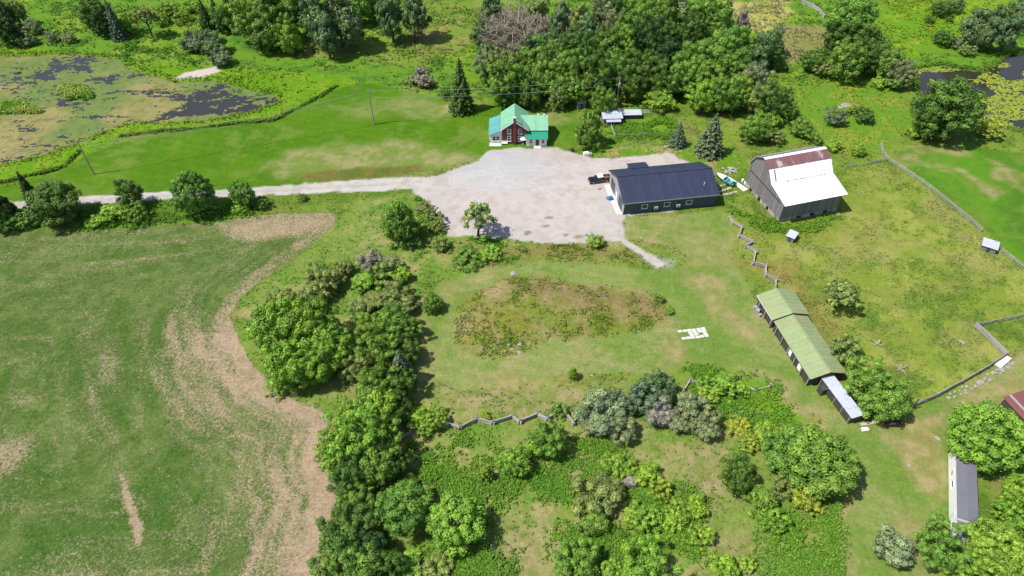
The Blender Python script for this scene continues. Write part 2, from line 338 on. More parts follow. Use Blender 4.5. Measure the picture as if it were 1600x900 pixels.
# paddock and field to the right
PAD = [(1140,338),(1215,350),(1310,336),(1325,300),(1320,268),(1385,250),(1440,285),(1515,345),(1600,420),(1720,500),(1600,495),(1520,511),(1570,558),(1500,604),(1424,637),(1380,640),(1330,580),(1270,480),(1235,452),(1195,432),(1170,400)]
pc = lerp(lerp(C(140,160,60)+0*G, C(166,176,80), sst(.46,.68,nE)), C(114,146,54), sst(.5,.7,nC)); pc = lerp(pc, C(178,168,104), sst(.66,.82,nB)*.5)
pc = lerp(pc, C(170,156,94), sst(.55,.7,fbm(X*.5+Y*.3, Y, 3, 6))*.3)
zone(PAD, pc, .8, 1, .36, 5, .25)
zone([(1150,400),(1250,400),(1270,460),(1300,500),(1330,560),(1300,560),(1240,450),(1180,430)], lerp(C(170,146,88)+0*G, C(132,138,58), sst(.45,.62,nD)), 3, 2, .5, None, .3, .7)
zone([(1140,330),(1220,345),(1320,335),(1325,345),(1260,370),(1180,372)], lerp(C(112,150,40)+0*G, C(140,150,56), sst(.45,.62,nC)), 2, 2, .5, None, .5, .8)
RF = [(1396,240),(1430,230),(1500,226),(1600,240),(1800,262),(1800,560),(1604,416),(1520,345),(1445,284)]
rc = lerp(C(100,156,36)+0*G, C(88,128,40), sst(.42,.62,nB)*sst(.2,.6,nA+.1)); rc = lerp(rc, C(130,150,62), sst(.55,.7,nC)*.6)
zone(RF, rc, .8, 1, .3, 7, .2)
for pl in ([(1402,244),(1430,232),(1500,230),(1520,240),(1440,240),(1424,256),(1412,262)], [(1490,262),(1530,280),(1570,300),(1562,318),(1530,302)], [(1440,250),(1500,262),(1500,270),(1440,256)], [(1540,250),(1600,270),(1600,300),(1560,280)]):
    zone(pl, lerp(C(198,172,132)+0*G, C(150,150,80), sst(.42,.6,nD)), 1.6, 2, .4, None, .2, .6)
# garden plot behind the yard
zone([(946,196),(1010,186),(1050,190),(1052,216),(960,220)], lerp(C(120,168,34)+0*G, C(150,178,46), sst(.4,.6,nC)), 1, 2, .55, None, .4)
zone([(905,228),(990,226),(1050,228),(1160,240),(1170,262),(1110,262),(1040,240),(960,244),(920,242)], lerp(C(112,156,40)+0*G, C(186,170,110), sst(.5,.66,nC)), 1, 1, .3, None, .2)
# driveway and gravel yard
gv = lerp(lerp(C(222,209,201)+0*G, C(213,203,197), sst(.4,.62,nB)), C(196,180,168), sst(.55,.7,nD)*.5)
gv = lerp(gv, C(204,206,208), sst(22, 4, np.hypot(X-P(775,256).x, (Y-P(775,256).y)*1.3)+(nB-.5)*14)*.75)
YARD = [(640,290),(680,276),(748,250),(764,236),(800,231),(868,230),(885,236),(925,246),(960,247),(1010,242),(1050,238),(1062,248),(1090,255),(1100,262),(1050,330),(980,338),(974,350),(976,372),(990,382),(1014,396),(1030,405),(1040,412),(1036,418),(1024,418),(1012,408),(990,394),(968,378),(930,379),(880,381),(830,378),(790,371),(745,371),(700,368),(692,360),(690,346),(678,336),(664,318),(652,306)]
zone(YARD, gv, .25, 1, .16, 3, .03)
for pts in ([(660,284),(740,272),(820,285),(880,320),(950,345)], [(680,288),(760,290),(850,290),(915,284)], [(770,240),(780,270),(760,300),(720,330)], [(700,282),(800,262),(900,262),(990,250)], [(860,300),(930,330),(985,372),(1020,400)]):
    d_ = line_d(pts, LX+(nB-.5)*3, LY+(nB-.5)*3); G = lerp(G, C(226,220,214), (sst(.55,.15,np.abs(d_-.85)))*.45*(ZONE == 3))   # wheel tracks
for x_, y_, r_ in ((857,340,.5),(851,353,.6),(826,364,.6),(802,360,.5),(904,370,1.2),(885,367,.6)):
    c = P(x_, y_); G = lerp(G, C(140,136,96), sst(r_, r_*.3, np.hypot((X-c.x)*.6, Y-c.y)+(nD-.5)*1.2)*.8)   # weeds on the gravel
zone([(1016,408),(1030,406),(1050,416),(1040,423),(1024,422)], C(196,190,176), 1.6, 2, .35, None, .03, .6)
DRIVE = [(-420,344),(-40,319.5),(120,308),(240,301),(350,296),(500,286),(600,277),(660,276),(700,272),(700,290),(652,294),(600,298),(500,302),(350,308),(240,313),(120,320),(-40,331),(-420,360)]
sDr, mDr = zone(DRIVE, lerp(C(222,214,206)+0*G, C(204,196,188), sst(.4,.62,nC)), .25, 1, .08, 8, .02)
dc = line_d([(-420,352),(-40,325),(120,314),(240,307),(350,302),(500,294),(600,288),(660,284)], LX, LY)
G = lerp(G, C(170,164,140), sst(.55,.1,dc)*.35*mDr)
# heights
hgt = ((fbm(X,Y,18,3)-.5)*1.0 + (fbm(X,Y,3,5)-.5)*.5)*HH
hgt = hgt - 1.3*PDEP + 1.1*sst(0,7,sM)
bd = np.minimum(np.minimum(X-GX0, GX1-GS-X), np.minimum(Y-GY0, GY1-GS-Y)); hgt *= sst(0, 12, bd)
for bx, by, br in ((802,215,14), (1040,300,20), (1235,310,17), (1240,520,16), (1500,770,10), (970,180,9)):
    c = P(bx, by); hgt *= sst(br-2, br+4, np.hypot(X-c.x, Y-c.y))
def gz(x, y):
    i = min(max((x-GX0)/GS, 0), NX-1.001); j = min(max((y-GY0)/GS, 0), NY-1.001); a, b = int(i), int(j); u, v = i-a, j-b
    return float((hgt[b,a]*(1-u)+hgt[b,a+1]*u)*(1-v) + (hgt[b+1,a]*(1-u)+hgt[b+1,a+1]*u)*v)
idx = np.arange(NX*NY).reshape(NY, NX)
cells = np.stack([idx[:-1,:-1], idx[:-1,1:], idx[1:,1:], idx[1:,:-1]], -1).reshape(-1, 4)
cz = ZONE[:-1,:-1].reshape(-1); V = np.stack([X, Y, hgt], -1).reshape(-1, 3); G = np.clip(G, .003, .9); Gf = G.reshape(-1, 3); Rf = R.reshape(-1)
ZN = {0:'ground', 1:'hay_field', 2:'lawn', 3:'gravel_yard', 4:'mown_grass', 5:'paddock', 6:'grass_mound', 7:'pasture', 8:'driveway'}
for z, nm in ZN.items():
    f = cells[cz == z]; u, inv = np.unique(f, return_inverse=True); vv = V[u]; gg = Gf[u]; rr = Rf[u]; dd_ = DRY.reshape(-1)[u]; ff = inv.reshape(-1, 4)
    if z == 0:     # the open country goes on to the horizon
        x0, x1, y0, y1, B = gx[0], gx[-1], gy[0], gy[-1], 4000.
        ex = np.array([(-B,-B,0),(B,-B,0),(B,B,0),(-B,B,0),(x0,y0,0),(x1,y0,0),(x1,y1,0),(x0,y1,0)]); b = len(vv)
        vv = np.vstack([vv, ex]); gg = np.vstack([gg, np.tile(C(124,150,52), (8,1))]); rr = np.r_[rr, np.full(8,.4)]; dd_ = np.r_[dd_, np.zeros(8)]
        ff = np.vstack([ff, b+np.array([(0,1,5,4),(1,2,6,5),(2,3,7,6),(3,0,4,7)])])
    o = new_obj(nm, np_mesh(nm, vv, ff, {'col': gg, 'rough': rr, 'dry': dd_}, True, M['ground'])); tag(o, kind='structure')

# ponds: water sheet, algae mat, lily pads
WL = -.42
def pond(name, s, lim=-1.2):
    f = cells[(s[:-1,:-1] > lim).reshape(-1)]; u, inv = np.unique(f, return_inverse=True); vv = V[u].copy(); vv[:,2] = WL
    tag(new_obj(name, np_mesh(name, vv, inv.reshape(-1,4), None, True, M['water'])), kind='structure')
pond('pond', sP); pond('pond', sP2)
open_ = np.zeros_like(X)
for pl, a in (([(270,150),(330,132),(420,148),(434,156),(400,170),(330,180),(240,190),(250,178),(300,168)], .40), ([(85,90),(150,86),(135,105),(160,118),(170,130),(150,130),(110,105),(95,110),(60,120),(75,105)], .46), ([(0,86),(30,84),(36,145),(0,150)], .1), ([(80,152),(140,156),(120,172),(90,168)], .25)):
    open_ = np.maximum(open_, sst(-3, 3, poly_sd(pl, WX, WY))*a)
alg = .66 + (fbm(X*.4, Y, 5, 3, 6, .9)-.5)*1.15 + (nD-.5)*.35 - open_*1.15
am = ((alg > .40) & (sP > -1) )[:-1,:-1].reshape(-1)
f = cells[am]; u, inv = np.unique(f, return_inverse=True); vv = V[u].copy(); vv[:,:2] += np.random.RandomState(2).uniform(-.22,.22,(len(u),2)); vv[:,2] = WL+.02
ac = lerp(lerp(C(150,152,84)+0*G, C(172,162,106), sst(.42,.6,nB)), C(128,150,82), sst(.5,.64,fbm(X,Y,16,6))); ac = lerp(ac, C(110,120,70), sst(.55,.7,nD)*.5)
tag(new_obj('algae_mat', np_mesh('algae_mat', vv, inv.reshape(-1,4), {'col': ac.reshape(-1,3)[u], 'rough': np.full(len(u), .35)}, True, M['ground'])),
    'pale algae mat floating on the pond beyond the lawn', 'algae', kind='stuff')
rng = np.random.RandomState(5)
lp = np.stack([rng.uniform(95, 235, 60000), rng.uniform(150, 235, 60000)], -1)
ls = poly_sd(POND2, lp[:,0], lp[:,1]); dn = fbm(lp[:,0]*.7, lp[:,1], 9, 4)+ .12*(fbm(lp[:,0], lp[:,1], 2.5, 1)-.5)
lp = lp[(ls > .3) & (dn > .43)][:20000]; n = len(lp); ang = rng.rand(n)*6.28; rad = rng.uniform(.16, .42, n)
k = 6; th = ang[:,None]+np.arange(k)*(2*math.pi/k); VV = np.zeros((n,k,3)); VV[...,0] = lp[:,:1]+np.cos(th)*rad[:,None]; VV[...,1] = lp[:,1:]+np.sin(th)*rad[:,None]
VV[...,2] = WL+.015+rng.rand(n,1)*.06; cc = lerp(np.array(lin((158,184,60),.62))+np.zeros((n,3)), np.array(lin((196,206,78),.62)), rng.rand(n)); cc = np.repeat(cc[:,None], k, 1)
tag(new_obj('lily_pads', np_mesh('lily_pads', VV.reshape(-1,3), np.arange(n*k).reshape(n,k), {'col': cc.reshape(-1,3)}, False, M['tuft'])),
    'yellow green lily pads covering the dark pond beyond the pasture', 'lily pads', kind='stuff')
# ------------------------------------------------------------------ plants: prototypes
def leaves(pts, nrm, size, rs, asp=1.5, droop=None):
    """one rhombic leaf clump per point, facing nrm"""
    n = len(pts); nrm = nrm/np.linalg.norm(nrm, axis=1, keepdims=True)
    a = np.cross(nrm, rs.normal(size=(n,3))); a /= np.linalg.norm(a, axis=1, keepdims=True)+1e-9
    if droop is not None: a = droop/np.linalg.norm(droop, axis=1, keepdims=True)
    b = np.cross(nrm, a); s = (size*rs.uniform(.7,1.3,n))[:,None]
    V = np.stack([pts-a*s*asp*.5, pts+b*s*.5, pts+a*s*asp*.5, pts-b*s*.5], 1)
    return V.reshape(-1,3)
def leaf_mesh(name, V, tone, m):
    n = len(V)//4
    return np_mesh(name, V, np.arange(n*4).reshape(n,4), {'tone': np.repeat(tone, 4)}, False, M[m])
def sph(rs, n):
    d = rs.normal(size=(n,3)); return d/np.linalg.norm(d, axis=1, keepdims=True)
def crown(name, seed, nl, per, ls, zmin=-.55, lr=(.24,.40), cr=(.52,.80), sparse=0, m='leaf', asp=1.4, irregular=.12, top=None, under=-.6, core=.34):
    rs = np.random.RandomState(seed); i = np.arange(nl)+.5
    ph = np.arccos(1-(1-zmin)*i/nl); th = 2.39996*i*1.0+rs.rand()*6
    d = np.stack([np.cos(th)*np.sin(ph), np.sin(th)*np.sin(ph), np.cos(ph)], -1)+rs.normal(size=(nl,3))*.16
    d /= np.linalg.norm(d, axis=1, keepdims=True)
    lob = rs.normal(size=(4,3)); env = 1+irregular*np.tanh(d@lob.T).sum(1)*.6
    cen = d*(rs.uniform(*cr, nl)*env)[:,None]; rad = rs.uniform(*lr, nl)
    if top: cen[:,:2] *= np.interp(cen[:,2], [-1,1], top)[:,None]
    nc = max(4, nl//9); cen = np.vstack([cen, rs.normal(size=(nc,3))*.24]); rad = np.r_[rad, rs.uniform(core*.8,core*1.15,nc)]
    P_, N_, T_ = [], [], []
    for j in range(len(cen)):
        dd = sph(rs, per); keep = dd[:,2] > under; dd = dd[keep]
        p = cen[j]+dd*(rad[j]*rs.uniform(.62,1.06,len(dd))*(1+.25*np.sin(dd@rs.normal(size=3)*5)))[:,None]*np.array([1,1,.9])
        q = np.ones(len(p), bool)
        for k2 in range(len(cen)):
            if k2 != j: q &= np.linalg.norm(p-cen[k2], axis=1) > rad[k2]*.72
        if sparse: q &= rs.rand(len(p)) > sparse
        p, dd = p[q], dd[q]
        P_.append(p); N_.append(dd*1.0+rs.normal(size=dd.shape)*.24+np.array([0,0,.05])); T_.append(rs.uniform(.72,1.3)*rs.uniform(.72,1.28,len(p)))
    p = np.vstack(P_); nn = np.vstack(N_); t = np.concatenate(T_)
    return leaf_mesh(name, leaves(p, nn, ls, rs, asp), t, m)
def spruce(name, seed, nw=22, ls=.075, m='needle'):
    rs = np.random.RandomState(seed); P_, N_, D_, T_ = [], [], [], []
    for w in range(nw):
        f = w/(nw-1); z = -1+1.96*f; r = (1-f)**.85*(.95+.1*rs.rand())+.03
        nb = max(5, int(13*(1-f)+4)); a0 = rs.rand()*6.28
        for b in range(nb):
            a = a0+6.2832*b/nb+rs.normal()*.12; L = r*rs.uniform(.75,1.08); k = max(4, int(16*L+3)); t = np.linspace(.12, 1, k)
            d = np.array([math.cos(a), math.sin(a), 0]); side = np.array([-d[1], d[0], 0])
            for s in (-1, 0, 1):
                wd = s*.5*L*t*(1-t)*1.2 + rs.normal(size=k)*.012
                p = d*(L*t)[:,None]+side*wd[:,None]; p[:,2] = z-.16*L*t+.10*L*t**3+rs.normal(size=k)*.012-abs(s)*.015
                P_.append(p); D_.append(np.tile(d+side*s*.7+np.array([0,0,-.15]), (k,1))+rs.normal(size=(k,3))*.15)
                N_.append(np.tile([0,0,1.], (k,1))+rs.normal(size=(k,3))*.35+d*.25); T_.append(rs.uniform(.75,1.2)*rs.uniform(.75,1.25,k))
    p = np.vstack(P_); nn = np.vstack(N_); dd = np.vstack(D_); nn /= np.linalg.norm(nn, axis=1, keepdims=True)
    dd = dd-nn*(dd*nn).sum(1)[:,None]
    return leaf_mesh(name, leaves(p, nn, ls, rs, 2.2, dd), np.concatenate(T_), m)
def trunk(seed, limbs=7, spread=.55, rise=.7, thick=.07, m='bark', twigs=0, top=1.25):
    """unit trunk: z = 1 is the height of the crown's middle"""
    rs = random.Random(seed); b = MB(); bend = [(rs.uniform(-.05,.05), rs.uniform(-.05,.05)) for _ in range(4)]
    pts = [(0,0,-.12), (bend[0][0],bend[0][1],.35), (bend[1][0],bend[1][1],.75), (bend[2][0],bend[2][1],top)]
    b.tube(pts, [thick*1.25, thick, thick*.75, thick*.25], 7)
    for i in range(limbs):
        a = 2.4*i+rs.random(); z0 = rs.uniform(.3,.95); L = spread*rs.uniform(.7,1.2); c, s = math.cos(a), math.sin(a); p0 = Vector((bend[0][0],bend[0][1],z0))
        p1 = p0+Vector((c*L*.5, s*L*.5, rise*.28)); p2 = p0+Vector((c*L, s*L, rise*rs.uniform(.4,.8)))
        b.tube([p0, p1, p2], [thick*.5, thick*.34, thick*.10], 5)
        for t in range(twigs):
            q0 = p1.lerp(p2, rs.uniform(-.3,.9)); q1 = q0+Vector((rs.uniform(-.35,.35), rs.uniform(-.35,.35), rs.uniform(.0,.3)))
            q2 = q1+Vector((rs.uniform(-.2,.2), rs.uniform(-.2,.2), rs.uniform(-.1,.2)))
            b.tube([q0, q1, q2], [thick*.26, thick*.2, thick*.1], 4, False)
    return b.mesh('trunk', M[m], True)
TR = [trunk(i, 7) for i in range(3)]; TRS = trunk(9, 0, top=1.9, thick=.06); TRB = [trunk(20+i, 6, .6, .5, .05) for i in range(2)]
TRD = [trunk(30+i, 12, .75, 1.0, .055, 'dead', 26, 1.7) for i in range(3)]
PROTO = dict(
  big=[crown('crown', 11+i, 110, 300, .045, zmin=-.8, lr=(.10,.22), cr=(.56,.94), irregular=.25) for i in range(3)],
  tree=[crown('crown', 21+i, 80, 250, .055, zmin=-.85, lr=(.12,.25), cr=(.52,.95), irregular=.34) for i in range(5)],
  tall=[crown('crown', 31+i, 86, 230, .053, zmin=-.95, lr=(.11,.23), cr=(.48,.96), irregular=.36, top=(1.1,.72)) for i in range(2)],
  bush=[crown('crown', 41+i, 56, 190, .064, zmin=-.2, lr=(.10,.25), cr=(.45,1.0), irregular=.42) for i in range(4)],
  fuzzy=[crown('crown', 51+i, 44, 300, .060, zmin=-.4, lr=(.13,.30), cr=(.35,.95), sparse=.2, asp=2.2, irregular=.3) for i in range(3)],
  sparse=[crown('crown', 61+i, 26, 150, .095, zmin=-.5, lr=(.13,.26), cr=(.45,.92), irregular=.3) for i in range(2)],
  pine=[crown('crown', 71+i, 46, 260, .062, zmin=-.8, lr=(.14,.30), cr=(.35,.88), sparse=.1, m='needle', asp=2.4, irregular=.3, top=(1.1,.62)) for i in range(3)],
  juniper=[crown('crown', 81+i, 44, 300, .055, zmin=-.35, lr=(.16,.30), cr=(.40,.85), m='needle', asp=2.6, irregular=.3) for i in range(2)],
  spruce=[spruce('crown', 91+i) for i in range(3)])
FK = 1.02
FOL = dict(deep=(80,110,42), mid=(102,136,50), maple=(112,148,48), bright=(120,154,52), lime=(130,162,52), yellow=(140,156,56), olive=(120,136,70),
           grey=(124,136,94), blue=(102,120,86), pine=(92,116,70), greydead=(140,136,122), rust=(150,112,84), dark=(52,80,34))
#     kind: crown height ratio, clear trunk (in crown radii), object name, category, trunk meshes
KIND = dict(big=(.85,.10,'broadleaf_tree','tree',TR), tree=(.95,.06,'broadleaf_tree','tree',TR), tall=(1.45,.05,'broadleaf_tree','tree',TR), bush=(.8,-.28,'shrub','shrub',TRB),
            fuzzy=(.8,-.2,'shrub','shrub',TRB), sparse=(1.0,.55,'open_tree','tree',TR), pine=(1.35,.2,'pine_tree','tree',TR), juniper=(.85,-.3,'juniper_bush','shrub',TRB),
            spruce=(2.1,.12,'spruce_tree','tree',[TRS]), dead=(1.0,.4,'dead_tree','tree',TRD))
rt = random.Random(77)
def plant(kind, x, y, r, colour, label, group=None, hr=None, jit=.09, name=None):
    h0, clear, nm, cat, trs = KIND[kind]; hr = hr or h0; z = 3.0
    for _ in range(3):
        c = P(x, y, z); Rm = r*depth(c)/FPX; rv = Rm*hr; zc = max(Rm*clear+rv, rv*.45); z = zc
    g = gz(c.x, c.y)-.05
    root = thing(name or nm, label, cat, (c.x, c.y, g), 0, group); rz = rt.random()*6.28
    t = new_obj('trunk', rt.choice(trs), root); ts = Rm if kind != 'dead' else Rm*1.3
    t.scale = (ts, ts, zc); t.rotation_euler = (0,0,rz)
    if kind == 'spruce': t.scale = (Rm, Rm, zc*1.0)
    if kind != 'dead':
        o = new_obj('crown', rt.choice(PROTO[kind]), root); o.location = (0,0,zc); o.scale = (Rm*1.04, Rm*rt.uniform(.92,1.06), rv); o.rotation_euler = (0,0,rz)
        k = FK*(1+rt.uniform(-jit, jit)); c3 = lin(FOL[colour], k); o.color = (c3[0]*(1+rt.uniform(-jit,jit)), c3[1], c3[2]*(1+rt.uniform(-jit,jit)), 1)
    return root
HUE = dict(deep='deep green', mid='mid green', maple='fresh green', bright='bright green', lime='lime green', yellow='yellowish', olive='olive green', grey='grey green', blue='blue green', pine='dull green', greydead='grey leafless', rust='rusty', dark='blackish green')
def row(kind, colour, label, group, spots, **kw):
    """look-alikes; @ in the label is the hue of the single plant"""
    where = kw.pop('where', None)
    for s in spots:
        lb = label.replace('@', HUE[colour if len(s) < 4 else s[3]])
        if where: lb = lb.replace('#', where(s[0], s[1]))
        plant(kind, s[0], s[1], s[2], colour if len(s) < 4 else s[3], lb, group, **kw)

# hedgerow between driveway and hay field, each its own
plant('tall', 6, 326, 21, 'dark', 'dark tree cut by the left end of the driveway hedgerow')
plant('bush', 8, 352, 19, 'deep', 'dark shrub under the tree at the left end of the driveway hedgerow')
plant('spruce', 40, 291, 13, 'dark', 'slender dark conifer poking out above the round hedgerow tree', hr=2.2)
plant('big', 84, 314, 42, 'deep', 'broad dark round tree in front of the slender conifer', hr=.72)
plant('bush', 42, 342, 22, 'mid', 'leafy shrub below the slender conifer at the field edge')
plant('bush', 94, 340, 24, 'grey', 'grey green shrub at the foot of the broad round tree')
plant('tree', 203, 302, 21, 'deep', 'small dark tree rising from a vine heap by the driveway', hr=1.15)
plant('bush', 178, 331, 27, 'bright', 'bright vine heap at the foot of the small dark tree', hr=.6)
plant('bush', 148, 346, 17, 'bright', 'low vine mound beside the bright vine heap', hr=.6)
plant('bush', 216, 334, 17, 'mid', 'green shrub on the shaded side of the bright vine heap')
plant('big', 301, 302, 35, 'mid', 'dense egg shaped tree hiding a stretch of the driveway', hr=1.0)
plant('tree', 378, 303, 20, 'mid', 'small bushy tree at the driveway after the dense egg shaped tree', hr=1.05)
plant('bush', 378, 324, 15, 'bright', 'bright weedy shrub under the last small hedgerow tree', hr=.6)
plant('bush', 408, 318, 13, 'deep', 'low dark shrub beside the last small hedgerow tree')
plant('bush', 475, 310, 8, 'deep', 'tiny dark shrub alone on the driveway verge')
# hedge beside the yard and down the middle
plant('tall', 623, 347, 31, 'mid', 'tall tree with a leaning top beside the gravel yard', hr=1.3)
plant('bush', 645, 378, 18, 'deep', 'dark shrub at the foot of the tall tree beside the yard')
plant('sparse', 745, 338, 27, 'olive', 'thin open tree at the lower edge of the gravel yard', hr=.95)
plant('bush', 756, 371, 9, 'bright', 'small shrub at the foot of the thin open tree')
plant('bush', 932, 380, 13, 'bright', 'round bright shrub on the lower edge of the yard')
plant('bush', 771, 396, 17, 'bright', 'wide low shrub in the rough grass below the yard', hr=.55)
row('bush', 'olive', 'weedy olive shrub crowding the left corner of the gravel yard', 'shrubs at the left corner of the yard', [(660,325,13),(676,338,14),(684,352,12),(690,385,14)])
plant('bush', 728, 404, 22, 'mid', 'flat shrub patch at the top of the mown ring', hr=.35)
for s_, lb in (((428,512,44),'fresh green maple at the outer side of the clump, over the hay'), ((486,508,46),'largest maple at the back of the clump by the hay field'), ((522,540,38),'maple of the hay field clump that touches the long hedge'), ((452,568,42),'low front maple of the clump overhanging the dry hay'), ((495,565,36),'maple squeezed between the front maple and the hedge')):
    plant('big', *s_, 'maple', lb, 'maple clump at the hay field edge', hr=1.0)
plant('bush', 436,604,17,'maple','low leafy shrub at the foot of the maple clump on dry hay')
row('fuzzy', 'olive', '@ scrub at the upper hedge end, #', 'scrub at the upper end of the hedge', [(445,466,22),(488,468,22),(512,442,26),(498,432,20),(570,441,24,'bright'),(600,428,22),(626,430,18,'lime'),(608,412,20,'grey'),(580,410,20,'greydead'),(620,458,22),(540,420,15),(585,470,24),(612,470,24),(634,478,20),(562,484,22)], where=lambda x, y: 'behind the maple clump' if x < 530 else 'facing the mown ring' if x > 604 else 'toward the tall leaning tree' if y < 450 else 'in the middle of the scrub')
row('tree', 'mid', '@ tree on the #', 'trees of the long hedge', [(578,510,24,'bright'),(612,505,28),(636,510,22),(596,545,30),(634,548,24,'deep'),(560,570,24,'olive'),(580,600,34),(622,600,28,'deep'),(590,640,38,'maple'),(622,640,24,'deep'),(548,655,26,'bright'),(560,690,38,'maple'),(600,690,32),(528,704,34,'maple'),(584,728,36),(548,742,34,'deep'),(618,725,22,'deep')], hr=.95, where=lambda x, y: ('hay side' if x < 592 else 'mown side')+' of the long hedge, '+('above its spruce' if y < 556 else 'below its spruce' if y < 650 else 'past the broken rails'))
plant('spruce', 626, 572, 24, 'blue', 'blue green spruce standing inside the long hedge', hr=1.6)
plant('bush', 556, 556, 20, 'yellow', 'yellowish shrub between the maple clump and the hedge', hr=.7)
plant('fuzzy', 542, 582, 18, 'grey', 'grey shaded shrub between the maple clump and the hedge')
row('tree', 'deep', '@ tree at the lower end of the long hedge', 'dark trees at the lower end of the hedge', [(556,782,30,'mid'),(560,812,38),(540,840,40),(580,850,34,'dark'),(530,878,34,'mid'),(570,890,40,'mid'),(612,880,28)], hr=.8)
plant('big', 632, 792, 46, 'mid', 'round tree with thinning top beside the dark hedge end', hr=.75)
plant('big', 714, 812, 46, 'bright', 'round light green tree standing off the hedge end', hr=.75)
plant('bush', 640, 885, 32, 'bright', 'low bright shrub under the round light green tree', hr=.5)
plant('bush', 690, 890, 26, 'olive', 'low weedy shrub near the round light green tree', hr=.45)
plant('bush', 642, 752, 18, 'mid', 'small shrub in front of the round tree with thinning top')
# saplings around the mown ring
plant('tree', 676, 474, 16, 'mid', 'young dark tree alone on the mown ring')
plant('tall', 895, 584, 9, 'lime', 'thin yellow green sapling in dry grass', hr=1.6)
plant('bush', 1031, 467, 8, 'mid', 'small shrub on the right rim of the mound')
plant('bush', 1047, 487, 8, 'bright', 'low bright shrub at the right tip of the mound', hr=.6)
plant('bush', 871, 640, 14, 'mid', 'small green shrub growing over the zigzag rail fence')
plant('bush', 758, 652, 10, 'yellow', 'tiny yellow shrub touching the zigzag rail fence')
row('bush', 'bright', 'bright shrub covering the gap in the zigzag rail fence', 'shrubs in the fence gap', [(650,654,22,'lime'),(680,659,20),(664,664,16)])
# lower middle
row('tree', 'bright', 'leafy sapling in the meadow below the zigzag rail fence', 'saplings below the zigzag fence', [(858,690,27,'mid'),(804,722,25,'bright'),(834,700,14,'lime')], hr=1.0)
plant('tall', 759, 738, 12, 'lime', 'slim yellow green sapling in the meadow', hr=1.4)
row('juniper', 'grey', 'grey green juniper #', 'junipers at the fence end', [(944,652,36),(965,672,26),(925,665,22),(1080,645,28),(1100,672,24),(1056,660,20),(1110,650,16)], where=lambda x, y: {944:'filling the thicket end nearest the zigzag rails', 965:'hanging over the low side of the rail end thicket', 925:'touching the last zigzag rails'}.get(x, 'on the bramble side of the bare grey juniper'))
row('juniper', 'blue', 'blue green juniper at the top of the fence end thicket', 'upper junipers at the fence end', [(1000,618,28),(1034,612,28,'pine'),(980,640,20),(960,632,20)], hr=.95)
plant('juniper', 1030, 650, 25, 'greydead', 'bare grey juniper in the middle of the thicket')
row('bush', 'lime', '@ sumac shrub in the lower meadow', 'sumac shrubs in the lower meadow', [(966,728,24,'bright'),(1008,742,24),(985,740,16,'bright'),(1035,766,16,'yellow'),(1090,800,20),(1060,806,20,'bright'),(1012,812,24,'bright'),(985,800,20,'bright'),(1045,815,18),(1098,838,18,'lime'),(1138,888,26,'lime'),(1170,886,14,'lime'),(1085,790,14)])
plant('fuzzy', 938, 778, 37, 'olive', 'wide feathery shrub casting shade in the lower meadow', hr=.7)
plant('fuzzy', 930, 815, 28, 'mid', 'dark feathery shrub below the wide feathery one')
plant('fuzzy', 985, 752, 14, 'greydead', 'small grey leafless shrub among sumacs')
for s_, cl, lb in (((902,874,35),'mid','dark round tree below the feathery shrubs'), ((1004,886,39),'bright','light round tree with bare twigs below the sumacs'), ((958,892,20),'bright','small tree wedged between two round trees below the sumacs')):
    plant('tree', *s_, cl, lb, 'round trees at the meadow bottom', hr=.75)
plant('tree', 1157, 752, 28, 'deep', 'dark green tree beside the dry clearing', hr=1.0)
plant('fuzzy', 1188, 780, 28, 'mid', 'grey twigged shrub beside the dark green tree', hr=.85)
plant('bush', 1204, 812, 24, 'bright', 'green shrub below the grey twigged shrub')
plant('bush', 1196, 682, 26, 'lime', 'tall lime green shrub above the apple tree', hr=.85)
row('bush', 'yellow', 'yellow flowering shrub by the lime green shrub', 'yellow shrubs', [(1160,668,18),(1168,692,18)], hr=.6)
plant('big', 1288, 722, 62, 'mid', 'largest spreading apple tree with long shadow on the lane', hr=.62)
plant('big', 1226, 705, 38, 'mid', 'smaller apple tree leaning on the largest one', hr=.7)
plant('bush', 1252, 776, 26, 'yellow', 'yellow green shrub under the largest apple tree', hr=.7)
plant('bush', 1222, 760, 18, 'olive', 'olive shrub between the apple tree and the yellow one')
row('bush', 'bright', 'bright bramble beside the broken rails', 'brambles by the broken rails', [(1130,600,24),(1102,606,18),(1160,606,16),(1108,622,16,'lime')], hr=.7)
# around the long green-roofed shed and the paddock
plant('bush', 1318, 548, 24, 'olive', 'grey green shrub touching the green roofed shed', hr=.9)
plant('tree', 1350, 598, 36, 'mid', 'apple tree beside the narrow white roof', hr=.7)
plant('tree', 1386, 626, 40, 'mid', 'apple tree at the paddock corner beyond the narrow white roof', hr=.7)
plant('sparse', 1317, 455, 30, 'olive', 'scraggy half dead thorn tree alone in the paddock', hr=.7)
plant('big', 1536, 680, 58, 'maple', 'big round maple shading the red striped roof', hr=.85)
row('tree', 'maple', 'leafy tree behind the white mobile home', 'trees behind the mobile home', [(1588,768,32),(1602,812,28),(1570,796,16,'bright')])
plant('big', 1552, 846, 44, 'bright', 'light yellowish tree overlapping the end of the mobile home', hr=.75)
plant('tree', 1588, 885, 36, 'bright', 'bright tree below the light yellowish tree')
plant('fuzzy', 1398, 860, 33, 'grey', 'grey green shrub alone on the mown lane', hr=.9)
plant('tree', 1462, 846, 33, 'mid', 'broad leafy tree at the end of the mobile home', hr=.85)
row('bush', 'mid', 'leafy shrub by the steps of the mobile home', 'shrubs by the mobile home steps', [(1500,872,26),(1520,888,24,'bright'),(1480,885,18)])
